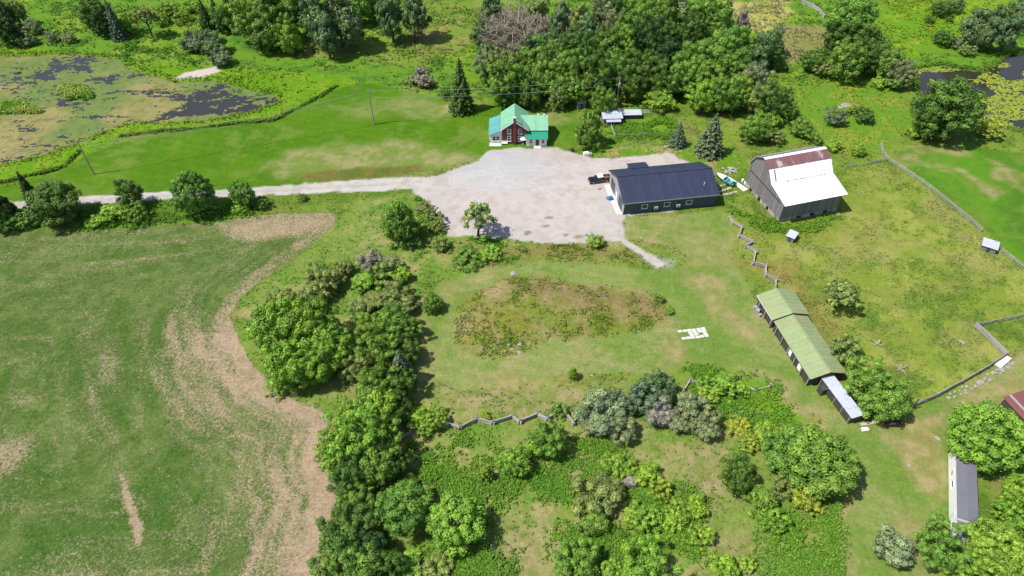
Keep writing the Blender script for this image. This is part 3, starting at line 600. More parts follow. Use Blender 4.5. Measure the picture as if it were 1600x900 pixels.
# near the house
plant('spruce', 719, 132, 21, 'deep', 'tall pointed spruce on the lawn behind the house', hr=2.1)
plant('bush', 697, 146, 11, 'deep', 'dark shrub beside the tall pointed spruce')
row('fuzzy', 'greydead', 'grey leafless shrub at the back edge of the lawn', 'grey shrubs behind the lawn', [(646,125,11,'grey'),(664,130,14),(656,112,9)])
plant('tall', 917, 197, 24, 'mid', 'dense garden tree between house and white roofed coop', hr=1.35)
plant('spruce', 1061, 208, 15, 'blue', 'small blue spruce behind the dark workshop', hr=1.4)
plant('spruce', 1114, 208, 24, 'blue', 'wide blue spruce behind the dark workshop', hr=1.45)
plant('tree', 1182, 200, 24, 'mid', 'green tree between the blue spruce and the barn')
plant('bush', 1034, 160, 26, 'bright', 'rounded light shrub at the wood edge by the coop', hr=.8)
plant('bush', 1008, 152, 14, 'mid', 'shrub squeezed behind the rounded light shrub')
# the wood behind the house
WB = 'trees of the wood behind the house'
row('tree', 'mid', '@ tree at the front edge of the wood right behind the farmhouse', WB, [(785,136,26),(815,130,24),(850,126,26),(880,140,22),(822,150,18,'deep'),(790,152,16,'deep'),(870,155,14,'olive')], hr=1.15)
row('tree', 'mid', '@ tree at the front of the wood behind the white roofed coop', WB, [(930,130,28,'deep'),(985,132,26,'deep'),(942,158,20),(900,150,16,'bright'),(1050,130,22),(1020,130,22,'deep'),(955,110,26)], hr=1.15)
row('tree', 'mid', '@ tree under the dead grey trees of the wood', WB, [(845,100,24),(885,106,26),(800,106,22,'olive'),(776,112,20,'olive'),(760,96,20,'grey'),(865,84,20,'olive'),(822,96,18,'bright')], hr=1.15)
row('tree', 'mid', '@ tree in the dark heart of the wood', WB, [(915,96,28,'deep'),(900,76,26,'deep'),(940,72,26,'deep'),(965,86,24),(1000,106,26,'deep'),(1010,72,26,'dark'),(1042,92,28,'dark'),(1035,60,26,'deep'),(975,60,20,'bright')], hr=1.15)
row('tree', 'mid', '@ tree on the far side of the wood', WB, [(1005,36,28),(1040,26,28),(975,46,24),(965,22,24,'deep'),(1105,25,30),(1125,42,28),(1085,42,26,'deep'),(1150,66,26),(1070,62,22,'deep'),(1000,10,22,'bright')], hr=1.15)
row('tree', 'mid', '@ tree on the barn side of the great oaks', WB, [(1132,150,24),(1160,142,24,'bright'),(1185,152,22,'olive'),(1176,122,24,'grey'),(1202,166,22,'deep')], hr=1.15)
row('big', 'mid', 'great spreading oak rising from the wood', 'oaks in the wood', [(1085,98,36),(1124,88,40),(1146,104,30),(1100,124,32)], hr=.9)
plant('tree', 1068, 120, 24, 'bright', 'lighter tree below the great oaks', hr=1.1)
plant('tree', 1098, 154, 25, 'lime', 'bright sunlit tree at the front of the wood', hr=1.0)
row('pine', 'pine', '@ pine in the thin upper wood', 'pines of the upper wood', [(765,22,24),(752,55,18),(842,22,22,'olive'),(868,42,20),(900,32,20,'olive'),(920,48,20),(858,68,18),(830,72,18),(1060,16,22,'grey'),(940,16,24,'grey'),(958,40,20,'grey'),(880,20,16,'grey')])
row('pine', 'pine', 'tall pine at the right flank of the wood', 'pines on the right flank', [(1196,76,24),(1210,62,18)])
row('dead', 'grey', 'bare grey dead tree in the upper wood', 'dead trees in the wood', [(788,52,26),(812,42,28),(826,62,22),(800,72,22),(776,62,24),(884,56,16),(845,40,20),(795,26,22),(770,40,20),(818,20,18)])
plant('pine', 1158, 38, 13, 'greydead', 'silver grey dead conifer behind the great oaks', hr=2.0)
# back left
row('pine', 'pine', 'shaggy @ pine #', 'pines of the back left grove', [(495,30,34),(528,26,32),(545,44,26),(510,58,24),(420,22,30,'deep'),(470,12,28,'deep')], where=lambda x, y: 'deep in the back left grove' if x < 480 else 'at the grove end facing the paired pines')
row('pine', 'pine', 'paired pine standing in the back meadow', 'pine pair in the back meadow', [(610,26,27),(644,24,28)])
row('tree', 'mid', '@ broadleaf tree in the back left grove', 'trees of the back left grove', [(388,40,28),(405,62,20,'deep'),(430,50,26),(448,36,24,'bright'),(375,18,24,'bright'),(455,64,22,'maple'),(350,28,20,'deep'),(560,12,24),(590,8,20)], hr=1.05)
row('spruce', 'deep', 'narrow dark spruce at the back left', 'spruces at the back left', [(318,22,13),(336,18,12),(356,12,13)], hr=2.0)
row('juniper', 'pine', 'dark round juniper above the sandy pond bank', 'junipers above the sandy bank', [(302,70,19,'blue'),(330,74,21),(345,94,17,'grey'),(325,60,16)])
row('tree', 'deep', '@ tree beyond the left pond', 'trees beyond the left pond', [(12,48,20,'dark'),(8,24,20,'dark'),(30,20,16,'olive'),(146,22,24),(160,34,20,'dark'),(196,36,15,'maple')], hr=1.1)
plant('spruce', 176, 30, 15, 'blue', 'pointed blue spruce beyond the left pond', hr=2.0)
plant('sparse', 226, 26, 20, 'olive', 'thin open tree beyond the left pond', hr=1.1)
row('bush', 'bright', 'bright shrub in the meadow beyond the left pond', 'bright shrubs beyond the pond', [(262,18,18),(285,28,14),(252,34,12),(300,12,14,'lime')])
row('bush', 'grey', 'grey green shrub in the reeds at the back of the left pond', 'shrubs in the far reeds', [(54,44,14),(45,66,12),(82,60,10),(110,62,10)])
# back right
row('tree', 'mid', '@ broadleaf tree in the back right thicket', 'trees of the back right thicket', [(1330,34,34),(1344,62,30,'deep'),(1312,56,26,'deep'),(1330,96,28),(1352,90,24,'deep'),(1386,98,24),(1378,78,20),(1410,116,20,'grey'),(1322,84,18,'yellow')], hr=1.05)
row('bush', 'mid', '@ scattered shrub in the back right meadow', 'shrubs in the back right meadow', [(1265,98,22,'deep'),(1285,110,16,'olive'),(1205,80,18,'deep'),(1212,102,14,'deep'),(1474,62,16,'deep'),(1470,16,16,'deep'),(1490,12,14,'pine'),(1452,32,8,'deep'),(1482,30,7,'deep'),(1215,150,18,'deep'),(1232,178,16,'mid'),(1350,182,16,'deep'),(1330,172,10,'yellow'),(1372,130,14,'bright'),(1400,130,16),(1510,80,12,'olive'),(1500,70,12,'grey'),(1250,205,18),(1210,215,16,'olive'),(1275,215,14),(1205,190,22,'bright'),(1300,228,14,'lime'),(1340,236,12,'lime')])
plant('bush', 1306, 188, 17, 'blue', 'round blue green bush in the meadow behind the barn')
row('pine', 'pine', 'grey green pine by the lily pond', 'pines by the lily pond', [(1524,40,24),(1546,52,22),(1562,26,16),(1580,48,24),(1592,20,18)], hr=1.2)
plant('big', 1488, 168, 50, 'deep', 'huge willow standing at the near bank of the lily pond', hr=.9)
plant('tree', 1462, 185, 30, 'deep', 'dark tree leaning against the huge willow')
plant('bush', 1545, 205, 18, 'yellow', 'yellowish bush below the huge willow')
plant('bush', 1428, 205, 17, 'bright', 'green bush at the near side of the huge willow')

# ------------------------------------------------------------------ weeds and tall grass
def tufts(name, label, n, dens, hmin, hmax, cols, seed, per=5, size=.2, blend=.0):
    rs = np.random.RandomState(seed); w = np.clip(dens, 0, None).copy(); w[:4] = w[-4:] = 0; w[:,:4] = w[:,-4:] = 0
    w = w.ravel(); s = rs.choice(len(w), n, p=w/w.sum()); j, i = s//NX, s % NX; m = n
    p = np.stack([gx[i]+rs.uniform(-.5,.5,n)*GS, gy[j]+rs.uniform(-.5,.5,n)*GS], -1)
    z = hgt[j, i]; h = rs.uniform(hmin, hmax, m)*(.6+.8*fbm(p[:,0], p[:,1], 3, 2, 2))
    c0 = np.repeat(p, per, 0)+rs.normal(size=(m*per,2))*np.repeat(h, per)[:,None]*.35; zz = np.repeat(z, per)+np.repeat(h, per)*rs.uniform(.25,1,m*per)
    pts = np.c_[c0, zz]; nn = rs.normal(size=(m*per,3))*.5+np.array([-.15,0,.9])
    Vv = leaves(pts, nn, size, rs, 1.9)
    ca = np.array([lin(c, .72) for c in cols]); t = fbm(p[:,0], p[:,1], 7, 4, 4)+rs.normal(size=m)*.18; a = np.clip(t*len(ca)-.0, 0, len(ca)-1).astype(int)
    base = ca[a]*(1-blend)+G[j, i]*1.1*blend
    cc = np.repeat(np.repeat(base, per, 0)*rs.uniform(.75,1.3,(m*per,1)), 4, 0)
    o = new_obj(name, np_mesh(name, Vv, np.arange(len(Vv)).reshape(-1,4), {'col': cc}, False, M['tuft']))
    return tag(o, label, 'weeds', kind='stuff')
def inside(polys, w=1.0):
    d = np.zeros_like(X)
    for pl in polys: d = np.maximum(d, sst(-w, w, poly_sd(pl, WX, WY)))
    return d
free = (sP < -1) & (sP2 < -1)
rough_z = (ZONE == 0) & free & (poly_sd([(272,124),(292,113),(338,104),(347,110),(322,120)], X, Y) < -.5)
# weed carpets in the lower meadow and elsewhere
patch = inside([[(645,740),(740,705),(800,760),(760,800),(700,770)],[(900,790),(1000,850),(960,900),(860,860)],[(840,745),(900,690),(950,690),(960,740),(900,790),(850,790)],[(980,740),(1100,780),(1100,860),(1000,850)],[(1180,830),(1310,800),(1318,960),(1180,960)],[(1170,600),(1200,604),(1262,664),(1180,668),(1120,640)],[(1090,580),(1180,590),(1180,620),(1090,625)],[(640,690),(700,670),(720,690),(650,740)],[(770,700),(850,680),(840,740),(790,740)],
   [(660,310),(700,345),(680,390),(650,360)],[(700,382),(800,376),(800,404),(720,410)],[(1146,330),(1216,352),(1312,338),(1300,352),(1200,362)],[(948,198),(1048,190),(1050,214),(960,216)],[(120,330),(420,315),(400,335),(130,358)],[(700,820),(800,860),(800,930),(620,930)]], 3.0)
tufts('weed_patch', 'dense bright green weeds growing in patches of the meadow', 36000, patch**1.5*free*(ZONE != 3)*(ZONE != 8)*sst(.36,.6,nC), .2, .7, [(92,146,42),(112,162,46),(100,152,42),(132,172,52)], 3, 5, .23, .25)
md_ = rough_z*(.05+1.2*np.clip(nC-.4,0,1))*(1-.95*far)*(1-.7*patch)
tufts('meadow_grass', 'rough mixed meadow grass around the yard and hedge', 42000, md_, .12, .42, [(122,146,62),(140,154,74),(112,150,52),(160,152,98)], 4, 3, .2, .5)
fd_ = rough_z*far*(.05+1.0*np.clip(nC-.35,0,1))
tufts('meadow_growth', 'tall yellow green growth of the back meadows', 30000, fd_*sst(.35,.6,nB), .3, .9, [(104,156,46),(122,166,50),(92,144,44),(164,178,54)], 6, 4, .34, .55)
pd_ = (ZONE == 5)*np.clip(nC-.3,0,1)
tufts('paddock_grass', 'uneven long grass of the paddock', 7000, pd_, .04, .14, [(126,150,58),(148,160,72),(110,146,52),(168,162,92)], 8, 3, .22, .75)
rd_ = sst(.65, .1, dl)*free*sst(.3,.6,nC)*1.6 + sst(-3.0,-.6,sP)*sst(.4,-.6,sP)*.12 + sst(-2.5,-.5,sP2)*sst(.4,-.5,sP2)*.3
tufts('reeds', 'reeds and sedge lining the ponds and the ditch', 5500, np.clip(rd_,0,2), .2, .75, [(84,122,40),(108,150,42),(126,158,50),(94,130,40)], 9, 4, .28, .2)
tufts('island_grass', 'bright grass on the pond islets', 3500, sst(.0,.8,isl), .3, .7, [(106,162,44),(130,176,54),(180,190,92)], 10, 4, .27)
bank_ = np.maximum(inside([[(700,382),(850,376),(1000,392),(1008,410),(860,406),(740,412)]], 1.5), sst(-.5,1.5,sM))
tufts('rough_bank', 'rough weedy grass of the mound and of the bank below the yard', 3500, bank_*np.clip(nC-.42,0,1)*(ZONE != 3)*np.where(ZONE == 6, .35, 1), .08, .3, [(134,148,56),(150,146,78),(116,146,48),(168,150,104)], 12, 3, .24, .85)
# ------------------------------------------------------------------ building materials
M.update(
  green=mat('mint_roof_metal', (156,222,180), rough=.45, spec=.4, var=.10, scale=.8, objcol=True), porch=mat('emerald_roof_metal', (52,176,136), rough=.45, var=.05),
  teal=mat('sky_tinted_roof_metal', (120,196,194), rough=.4, var=.09, objcol=True), brick=mat('red_brick', (122,66,60), var=.16, scale=5, bump=.3, bscale=14, k=.7),  # teal: sky reflection on the sunroom roof, put into its base colour
  white=mat('white_paint', (240,240,236), rough=.5, var=.04, k=.85), siding=mat('pale_siding', (232,234,228), rough=.6, var=.05, k=.75),
  glass=mat('window_glass', (44,52,60), rough=.08, spec=.6, var=.02), concrete=mat('concrete', (226,222,214), var=.1, scale=2, bump=.2, k=.66),
  navy=mat('navy_roof_metal', (64,70,96), rough=.42, spec=.5, var=.13, scale=.7, objcol=True, stretch=(1,.15,1)), charcoal=mat('charcoal_siding', (76,92,106), rough=.5, var=.06, k=.62),
  palegrey=mat('pale_grey_siding', (196,190,192), rough=.6, var=.05), galv=mat('galvanised_roof', (250,250,252), rough=.45, var=.05, scale=1.2, rgb2=(206,206,212), p=(.58,.75), k=.8, objcol=True),
  rust=mat('rusted_roof', (150,106,106), rough=.7, var=.12, scale=1.0, rgb2=(222,206,200), p=(.56,.68), objcol=True, stretch=(1,.35,1)),
  board=mat('weathered_barn_board', (156,150,150), rough=.85, var=.14, scale=2.2, objcol=True, stretch=(1,1,.2)), lime=mat('limewashed_stone', (214,206,196), var=.2, scale=1.5, rgb2=(140,136,132), bump=.6, bscale=3),
  moss=mat('green_painted_roof', (172,190,136), rough=.6, var=.10, scale=.8, rgb2=(200,180,130), p=(.5,.74), objcol=True), darkwood=mat('dark_wood', (92,88,84), var=.15),
  tin=mat('pale_tin_roof', (224,230,244), rough=.4, var=.05, rgb2=(196,200,214), p=(.5,.7), objcol=True), greyroof=mat('grey_felt_roof', (136,134,146), rough=.8, var=.06, objcol=True),
  redroof=mat('red_roof_metal', (158,102,96), rough=.5, var=.1, objcol=True), black=mat('black_paint', (36,38,44), rough=.3, spec=.5, var=.03), tyre=mat('rubber', (40,40,42), rough=.8, var=.05),
  chrome=mat('bright_trim', (210,212,216), rough=.25, metal=.6, var=.02), blue=mat('blue_plastic', (80,150,205), rough=.4, var=.05), boatteal=mat('teal_vinyl', (90,196,196), rough=.5, var=.05),
  hull=mat('white_gelcoat', (244,244,246), rough=.25, spec=.5, var=.02, k=.85), plank=mat('bleached_plank', (224,208,190), var=.12, objcol=True), redwood=mat('reddish_firewood', (150,104,92), var=.2, scale=3), orange=mat('dark_red', (120,50,46), var=.1),
  porcelain=mat('insulator_grey', (214,216,220), rough=.4, var=.03))
rb = random.Random(31)
def shade(o, a=.06): t = 1+rb.uniform(-a, a); o.color = (t, t, t, 1); return o
def roof(parent, m, e0, e1, r1, r0, width=.9, t=.04, rib=.03, name='roof_sheet', a=.06):
    """one roof slope of metal sheets, eave e0-e1, ridge r0-r1 (local coordinates); each sheet is a part"""
    e0, e1, r0, r1 = map(Vector, (e0, e1, r0, r1)); L = (e1-e0).length; n = max(1, round(L/width))
    for i in range(n):
        f0, f1 = i/n, (i+1)/n; A, B, Cc, D = e0.lerp(e1,f0), e0.lerp(e1,f1), r0.lerp(r1,f1), r0.lerp(r1,f0)
        b = MB(); b.slab(A, B, Cc, D, t); w = (B-A).normalized()*.05; nn = (B-A).cross(D-A).normalized()
        if nn.z < 0: nn = -nn
        if rib: b.slab(A+nn*rib, A+w+nn*rib, D+w+nn*rib, D+nn*rib, rib+t*.5)
        shade(b.build(name, M[m], parent), a)
def window(parent, x, z, w, h, y, axis='y', sgn=-1, sash=True, frame='white', fw=.12):
    """window on a wall at y (axis y) or x (axis x); sgn gives the outward side"""
    def bx(b, u0, u1, z0, z1, d0, d1):
        lo, hi = sorted((y+sgn*d0, y+sgn*d1))
        return b.box(u0, u1, lo, hi, z0, z1) if axis == 'y' else b.box(lo, hi, u0, u1, z0, z1)
    p = MB(); bx(p, x-w/2, x+w/2, z, z+h, .0, .035); win = p.build('window', M['glass'], parent)
    f = MB(); bx(f, x-w/2-fw, x-w/2, z-fw, z+h+fw, 0, .07); bx(f, x+w/2, x+w/2+fw, z-fw, z+h+fw, 0, .07); bx(f, x-w/2, x+w/2, z+h, z+h+fw, 0, .07); bx(f, x-w/2, x+w/2, z-fw, z, 0, .07)
    if sash: bx(f, x-w/2, x+w/2, z+h/2-.04, z+h/2+.04, 0, .06)
    f.build('frame', M[frame], win); s = MB(); bx(s, x-w/2-fw-.05, x+w/2+fw+.05, z-fw-.06, z-fw, 0, .14); s.build('sill', M[frame], win)
    return win

# ------------------------------------------------------------------ farmhouse
hc = P(784.5, 224.5); HX, HY = hc.x, hc.y
h = thing('farmhouse', 'red brick farmhouse with mint green metal roofs at the head of the yard', 'house', (HX, HY, 0))
WD, DP, EV, RD = 6.9, 8.6, 4.6, 7.1
MB().prism([(0,-.3),(WD,-.3),(WD,EV),(WD/2,RD),(0,EV)], 0, DP, 'y').build('wall', M['brick'], h)
oh = .4; sl = (RD-EV)/(WD/2)
roof(h, 'green', (-oh,-oh,EV-oh*sl+.06), (-oh,DP+oh,EV-oh*sl+.06), (WD/2,DP+oh,RD+.06), (WD/2,-oh,RD+.06), .9)
roof(h, 'green', (WD+oh,DP+oh,EV-oh*sl+.06), (WD+oh,-oh,EV-oh*sl+.06), (WD/2,-oh,RD+.06), (WD/2,DP+oh,RD+.06), .9)
b = MB(); b.slab((-oh,-oh-.04,EV-oh*sl-.12), (WD/2,-oh-.04,RD-.12), (WD/2,-oh-.04,RD+.10), (-oh,-oh-.04,EV-oh*sl+.10), .04)
b.slab((WD/2,-oh-.04,RD-.12), (WD+oh,-oh-.04,EV-oh*sl-.12), (WD+oh,-oh-.04,EV-oh*sl+.10), (WD/2,-oh-.04,RD+.10), .04); b.build('barge_board', M['white'], h)
cb = MB(); cb.box(WD/2-.42, WD/2+.42, -.55, -.02, -.2, 5.2); cb.box(WD/2-.32, WD/2+.32, -.5, -.01, 5.2, 8.2); ch = cb.build('chimney', M['brick'], h)
MB().box(WD/2-.4, WD/2+.4, -.58, .07, 8.2, 8.4).build('chimney_cap', M['concrete'], ch)
for x in (1.95, 4.9):
    window(h, x, .9, .85, 1.45, 0); window(h, x, 3.25, .85, 1.25, 0)
# sunroom on the left
SW = 3.3
MB().prism([(-SW,-.3),(-.01,-.3),(-.01,4.0),(-SW,2.7)], .15, DP-.6, 'y').build('sunroom_wall', M['siding'], h)
roof(h, 'teal', (-SW-.35,-.25,2.68), (-SW-.35,DP-.2,2.68), (-.42,DP-.2,4.06), (-.42,-.25,4.06), .9)
for x in (-2.15, -1.15): window(h, x, 1.0, .8, 1.2, .15)
for y in (1.6, 3.6, 5.6): window(h, y, 1.0, 1.0, 1.1, -SW, 'x', -1)
# wing and porch on the right
WX0, WX1, WY0, WY1, WE, WR = WD+.01, WD+5.4, 1.0, 8.2, 3.9, 6.1
MB().prism([(WY0,-.3),(WY1,-.3),(WY1,WE),((WY0+WY1)/2,WR),(WY0,WE)], WX0, WX1, 'x').build('wing_wall', M['siding'], h)
ym = (WY0+WY1)/2; ws = (WR-WE)/(ym-WY0)
roof(h, 'green', (WX0-1.9,WY0-.35,WE-.35*ws+.06), (WX1+.3,WY0-.35,WE-.35*ws+.06), (WX1+.3,ym,WR+.06), (WX0-1.9,ym,WR+.06), .9)
roof(h, 'green', (WX1+.3,WY1+.35,WE-.35*ws+.06), (WX0-1.9,WY1+.35,WE-.35*ws+.06), (WX0-1.9,ym,WR+.06), (WX1+.3,ym,WR+.06), .9)
for x in (3.0, 4.6): MB().box(WX0+x-.2, WX0+x+.2, ym-.2, ym+.2, WR-.1, WR+.35).build('roof_vent', M['white'], h)
MB().box(WX0-.3, WX1-.05, -1.2, WY0-.01, -.3, 2.5).build('porch_wall', M['siding'], h)
roof(h, 'porch', (WX0-.7,-1.6,2.45), (WX1+.25,-1.6,2.45), (WX1+.25,WY0-.02,3.5), (WX0-.7,WY0-.02,3.5), .9)
for x in (1.0, 4.3): window(h, WX0+x, .9, .7, 1.1, -1.2)
dr = MB().box(WX0+2.3, WX0+3.2, -1.26, -1.2, .0, 2.05).build('door', M['darkwood'], h); MB().box(WX0+2.4, WX0+3.1, -1.28, -1.26, 1.0, 1.9).build('door_glass', M['glass'], dr)
MB().tube([(-.55,.6,0),(-.55,.6,8.2)], [.05,.04], 5).build('antenna_mast', M['chrome'], h); MB().tube([(5.4,-.5,3.5),(5.4,-.5,7.3)], [.07,.07], 6).build('stove_pipe', M['darkwood'], h)
MB().box(-SW-.2, -.2, -1.4, .1, -.2, .12).build('doorstep', M['concrete'], h); MB().box(WX0+1.8, WX0+3.8, -2.6, -1.25, -.2, .14).build('doorstep', M['concrete'], h)
def boxthing(name, label, cat, px, py, sx, sy, sz, m, rz=0, group=None, bev=.04, z=0):
    c = P(px, py); o = MB().box(-sx/2, sx/2, -sy/2, sy/2, 0, sz).build(name, M[m], None, bevel=bev); o.location = (c.x, c.y, gz(c.x,c.y)+z-.02); o.rotation_euler[2] = rz
    return tag(o, label, cat, group)
def patio_set(px, py):
    c = P(px, py); t = thing('patio_umbrella', 'white patio umbrella standing by the porch corner', 'umbrella', (c.x, c.y, 0))
    MB().tube([(0,0,0),(0,0,2.0)], [.04,.04], 6).build('pole', M['chrome'], t); MB().tube([(0,0,0),(0,0,.1)], [.3,.28], 10).build('base', M['concrete'], t)
    b = MB(); n = 8; top = (0,0,2.25); ring = [(math.cos(k*.7854)*1.1, math.sin(k*.7854)*1.1, 1.75) for k in range(n)]; low = [(x, y, z-.12) for x, y, z in ring]
    b.add([top]+ring+low, [(0,1+k,1+(k+1) % n) for k in range(n)]+[(1+k,9+k,9+(k+1) % n,1+(k+1) % n) for k in range(n)]); b.build('canopy', M['hull'], t)
patio_set(817.5, 224.5)
c = P(788.5, 225.5); t = thing('garden_bench', 'white garden bench against the brick front of the farmhouse', 'bench', (c.x, c.y, 0))
MB().box(-.8,.8,-.25,.25,.38,.45).build('seat', M['white'], t); MB().box(-.8,.8,.2,.26,.45,1.0).build('backrest', M['white'], t)
for x in (-.75,.65): MB().box(x,x+.1,-.22,.22,0,.38).build('leg', M['white'], t)

# ------------------------------------------------------------------ dark workshop
w0 = P(973, 336); w1 = P(1115, 322); wa = math.atan2(w1.y-w0.y, w1.x-w0.x); WL_ = 23.3; WW = 13.2; WE = 3.9; WR = 6.7
wk = thing('workshop', 'long navy metal workshop with pale gable end on the gravel yard', 'shed', (w0.x, w0.y, 0), wa)
MB().box(.12, WL_, .12, WW, -.3, WE-.02).build('wall', M['charcoal'], wk)
MB().prism([(WW,-.3),(WW,WE),(WW/2,WR),(0,WE),(0,-.3)], 0, .12, 'x').build('gable_wall', M['palegrey'], wk)
MB().prism([(WW,WE),(WW/2,WR),(0.12,WE)], WL_-.12, WL_, 'x').build('gable_wall', M['charcoal'], wk)
ws = (WR-WE)/(WW/2); o_ = .45
roof(wk, 'navy', (-.4,-o_,WE-o_*ws+.05), (WL_+.4,-o_,WE-o_*ws+.05), (WL_+.4,WW/2,WR+.05), (-.4,WW/2,WR+.05), .92, a=.10)
roof(wk, 'navy', (WL_+.4,WW+o_,WE-o_*ws+.05), (-.4,WW+o_,WE-o_*ws+.05), (-.4,WW/2,WR+.05), (WL_+.4,WW/2,WR+.05), .92, a=.06)
MB().box(-.4, WL_+.4, WW/2-.2, WW/2+.2, WR+.04, WR+.12).build('ridge_cap', M['navy'], wk)
MB().box(-.42, WL_+.42, -o_-.07, -o_-.01, WE-o_*ws-.14, WE-o_*ws+.10).build('eave_trim', M['palegrey'], wk)
b = MB(); b.slab((-.46,-o_,WE-o_*ws-.1),(-.46,WW/2,WR-.1),(-.46,WW/2,WR+.12),(-.46,-o_,WE-o_*ws+.12),.05); b.slab((-.46,WW/2,WR-.1),(-.46,WW+o_,WE-o_*ws-.1),(-.46,WW+o_,WE-o_*ws+.12),(-.46,WW/2,WR+.12),.05); b.build('gable_trim', M['charcoal'], wk)
MB().box(5.2, 9.6, WW+.01, WW+2.4, -.3, 3.3).build('lean_to_wall', M['charcoal'], wk)
roof(wk, 'navy', (9.9,WW+2.8,3.55), (4.9,WW+2.8,3.55), (4.9,WW-.6,4.35), (9.9,WW-.6,4.35), .92)
for x in (5.3, 10.9, 16.5): window(wk, x, 1.45, 1.25, 1.0, .12, sash=False, frame='siding', fw=.14)
for y0, y1 in ((1.4,4.4), (8.2,11.4)):
    d = MB().box(-.06, 0, y0, y1, 0, 3.1).build('garage_door', M['charcoal'], wk)
    for z in (.75, 1.5, 2.25): MB().box(-.075, -.06, y0, y1, z, z+.06).build('door_seam', M['black'], d)
MB().box(-.06, 0, 5.9, 6.8, 0, 2.1).build('side_door', M['white'], wk)
MB().box(-1.5, -.02, .4, 12.6, -.2, .05).build('apron', M['concrete'], wk)
MB().tube([(20.5,2.4,WR-3.2),(20.5,2.4,WR-.9)], [.08,.08], 6).build('vent_pipe', M['white'], wk)
def hv(x, label):
    p = wk.matrix_basis @ Vector((x, -.30, 0)); t = thing('heat_pump', label, 'heat pump', (p.x, p.y, 1.15), wa)
    MB().box(-.42,.42,-.17,.2,.0,.75).build('casing', M['white'], t, bevel=.03)
    b = MB(); b.tube([(-.1,-.17,.37),(-.1,-.20,.37)], [.27,.25], 14); b.build('fan_grille', M['darkwood'], t)
    for xx in (-.3,.3): MB().box(xx-.03,xx+.03,-.2,.4,-.08,0).build('bracket', M['darkwood'], t)
    MB().tube([(-.5,.28,.4),(-.55,.3,1.0),(-.62,.3,1.25)], [.03,.03,.03], 5).build('pipe', M['white'], t)
hv(8.1, 'white heat pump on the workshop wall before the middle window'); hv(13.7, 'white heat pump on the workshop wall beyond the middle window')

# ------------------------------------------------------------------ old barn
B0 = P(1215, 348); ba = math.radians(16); BL = 16.0
bn = thing('barn', 'weathered grey gambrel barn with white and rusted metal roof', 'barn', (B0.x, B0.y, 0), ba)
prof = [(15.7,1.3),(15.7,6.8),(14.1,9.5),(11,11.2),(8.1,10.0),(5.8,7.3),(0,6.0),(0,1.3)]
MB().prism([(15.7,-.4),(15.7,1.3),(0,1.3),(0,-.4)], .0, BL, 'x').build('stone_foundation', M['lime'], bn)
MB().prism(prof, .12, BL-.12, 'x').build('wall_core', M['darkwood'], bn)
def top_z(y):
    q = [(0,6.0),(5.8,7.3),(8.1,10.0),(11,11.2),(14.1,9.5),(15.7,6.8)]
    for (a0,z0),(a1,z1) in zip(q, q[1:]):
        if a0 <= y <= a1: return z0+(z1-z0)*(y-a0)/(a1-a0)
    return 6.0
nb = 44
for i in range(nb):      # upright boards, uneven, a few with gaps between
    y0, y1 = 15.7*i/nb, 15.7*(i+1)/nb-.035; d = rb.uniform(.0,.05); zb = 1.22-rb.uniform(0,.15)
    for xa, xb in ((-.02-d, .12), (BL-.12, BL+.02+d)):
        b = MB(); b.add([(xa,y0,zb),(xb,y0,zb),(xb,y1,zb),(xa,y1,zb),(xa,y0,top_z(y0)),(xb,y0,top_z(y0)),(xb,y1,top_z(y1)),(xa,y1,top_z(y1))], [(0,3,2,1),(4,5,6,7),(0,1,5,4),(1,2,6,5),(2,3,7,6),(3,0,4,7)])
        shade(b.build('board', M['board'], bn), .22)
for i in range(42):
    x0, x1 = BL*i/42, BL*(i+1)/42-.03; shade(MB().box(x0+.01, x1, -.05-rb.uniform(0,.04), .1, 1.2-rb.uniform(0,.12), 5.95).build('board', M['board'], bn), .22)
b = MB(); b.box(-.1,-.06, 3.2, 3.5, 4.7, 4.7+.01); b.slab((-.12,1.0,5.1),(-.12,14.9,5.1),(-.12,14.9,5.32),(-.12,1.0,5.32),.05); b.build('tie_beam', M['darkwood'], bn)
for y0, y1, z0, z1 in ((12.4,13.4,-.2,1.25), (8.4,9.4,-.2,1.15), (4.6,5.5,.2,1.1)): MB().box(-.04,.02,y0,y1,z0,z1).build('stable_opening', M['black'], bn)
for x in (5.0, 8.6, 12.2): MB().box(x,x+1.1,-.06,.02,.3,.95).build('stable_window', M['glass'], bn)
ov = .5
def bslope(m, ya, za, yb, zb, a=.05): roof(bn, m, (-ov,ya,za), (BL+ov,ya,za), (BL+ov,yb,zb), (-ov,yb,zb), .95, a=a)
bslope('galv', -1.05, 5.84, 5.85, 7.42); bslope('galv', 5.7, 7.34, 8.05, 10.08)
bslope('rust', 7.98, 10.12, 11, 11.36)
roof(bn, 'greyroof', (BL+ov,14.2,9.62), (-ov,14.2,9.62), (-ov,11,11.36), (BL+ov,11,11.36), .95); roof(bn, 'galv', (BL+ov,16.1,6.5), (-ov,16.1,6.5), (-ov,14.1,9.72), (BL+ov,14.1,9.72), .95)
b = MB(); b.slab((-ov,10.5,11.24),(BL+ov,10.5,11.24),(BL+ov,11,11.46),(-ov,11,11.46),.03); b.slab((BL+ov,11.6,11.14),(-ov,11.6,11.14),(-ov,11,11.46),(BL+ov,11,11.46),.03); b.build('ridge_cap', M['galv'], bn)
for i in range(15):       # rusted fixings and gaps along the seam between the two white slopes
    x = 3.6+i*.72+rb.uniform(-.2,.2)
    if rb.random() < .8: MB().box(x, x+rb.uniform(.15,.5), 5.6, 5.86, 7.3, 7.46+rb.uniform(0,.03)).build('rust_gap', M['orange' if i % 3 else 'darkwood'], bn)
MB().slab((.75,6.0,7.74),(1.0,6.0,7.74),(1.0,7.8,9.84),(.75,7.8,9.84),.03).build('roof_ladder', M['darkwood'], bn)

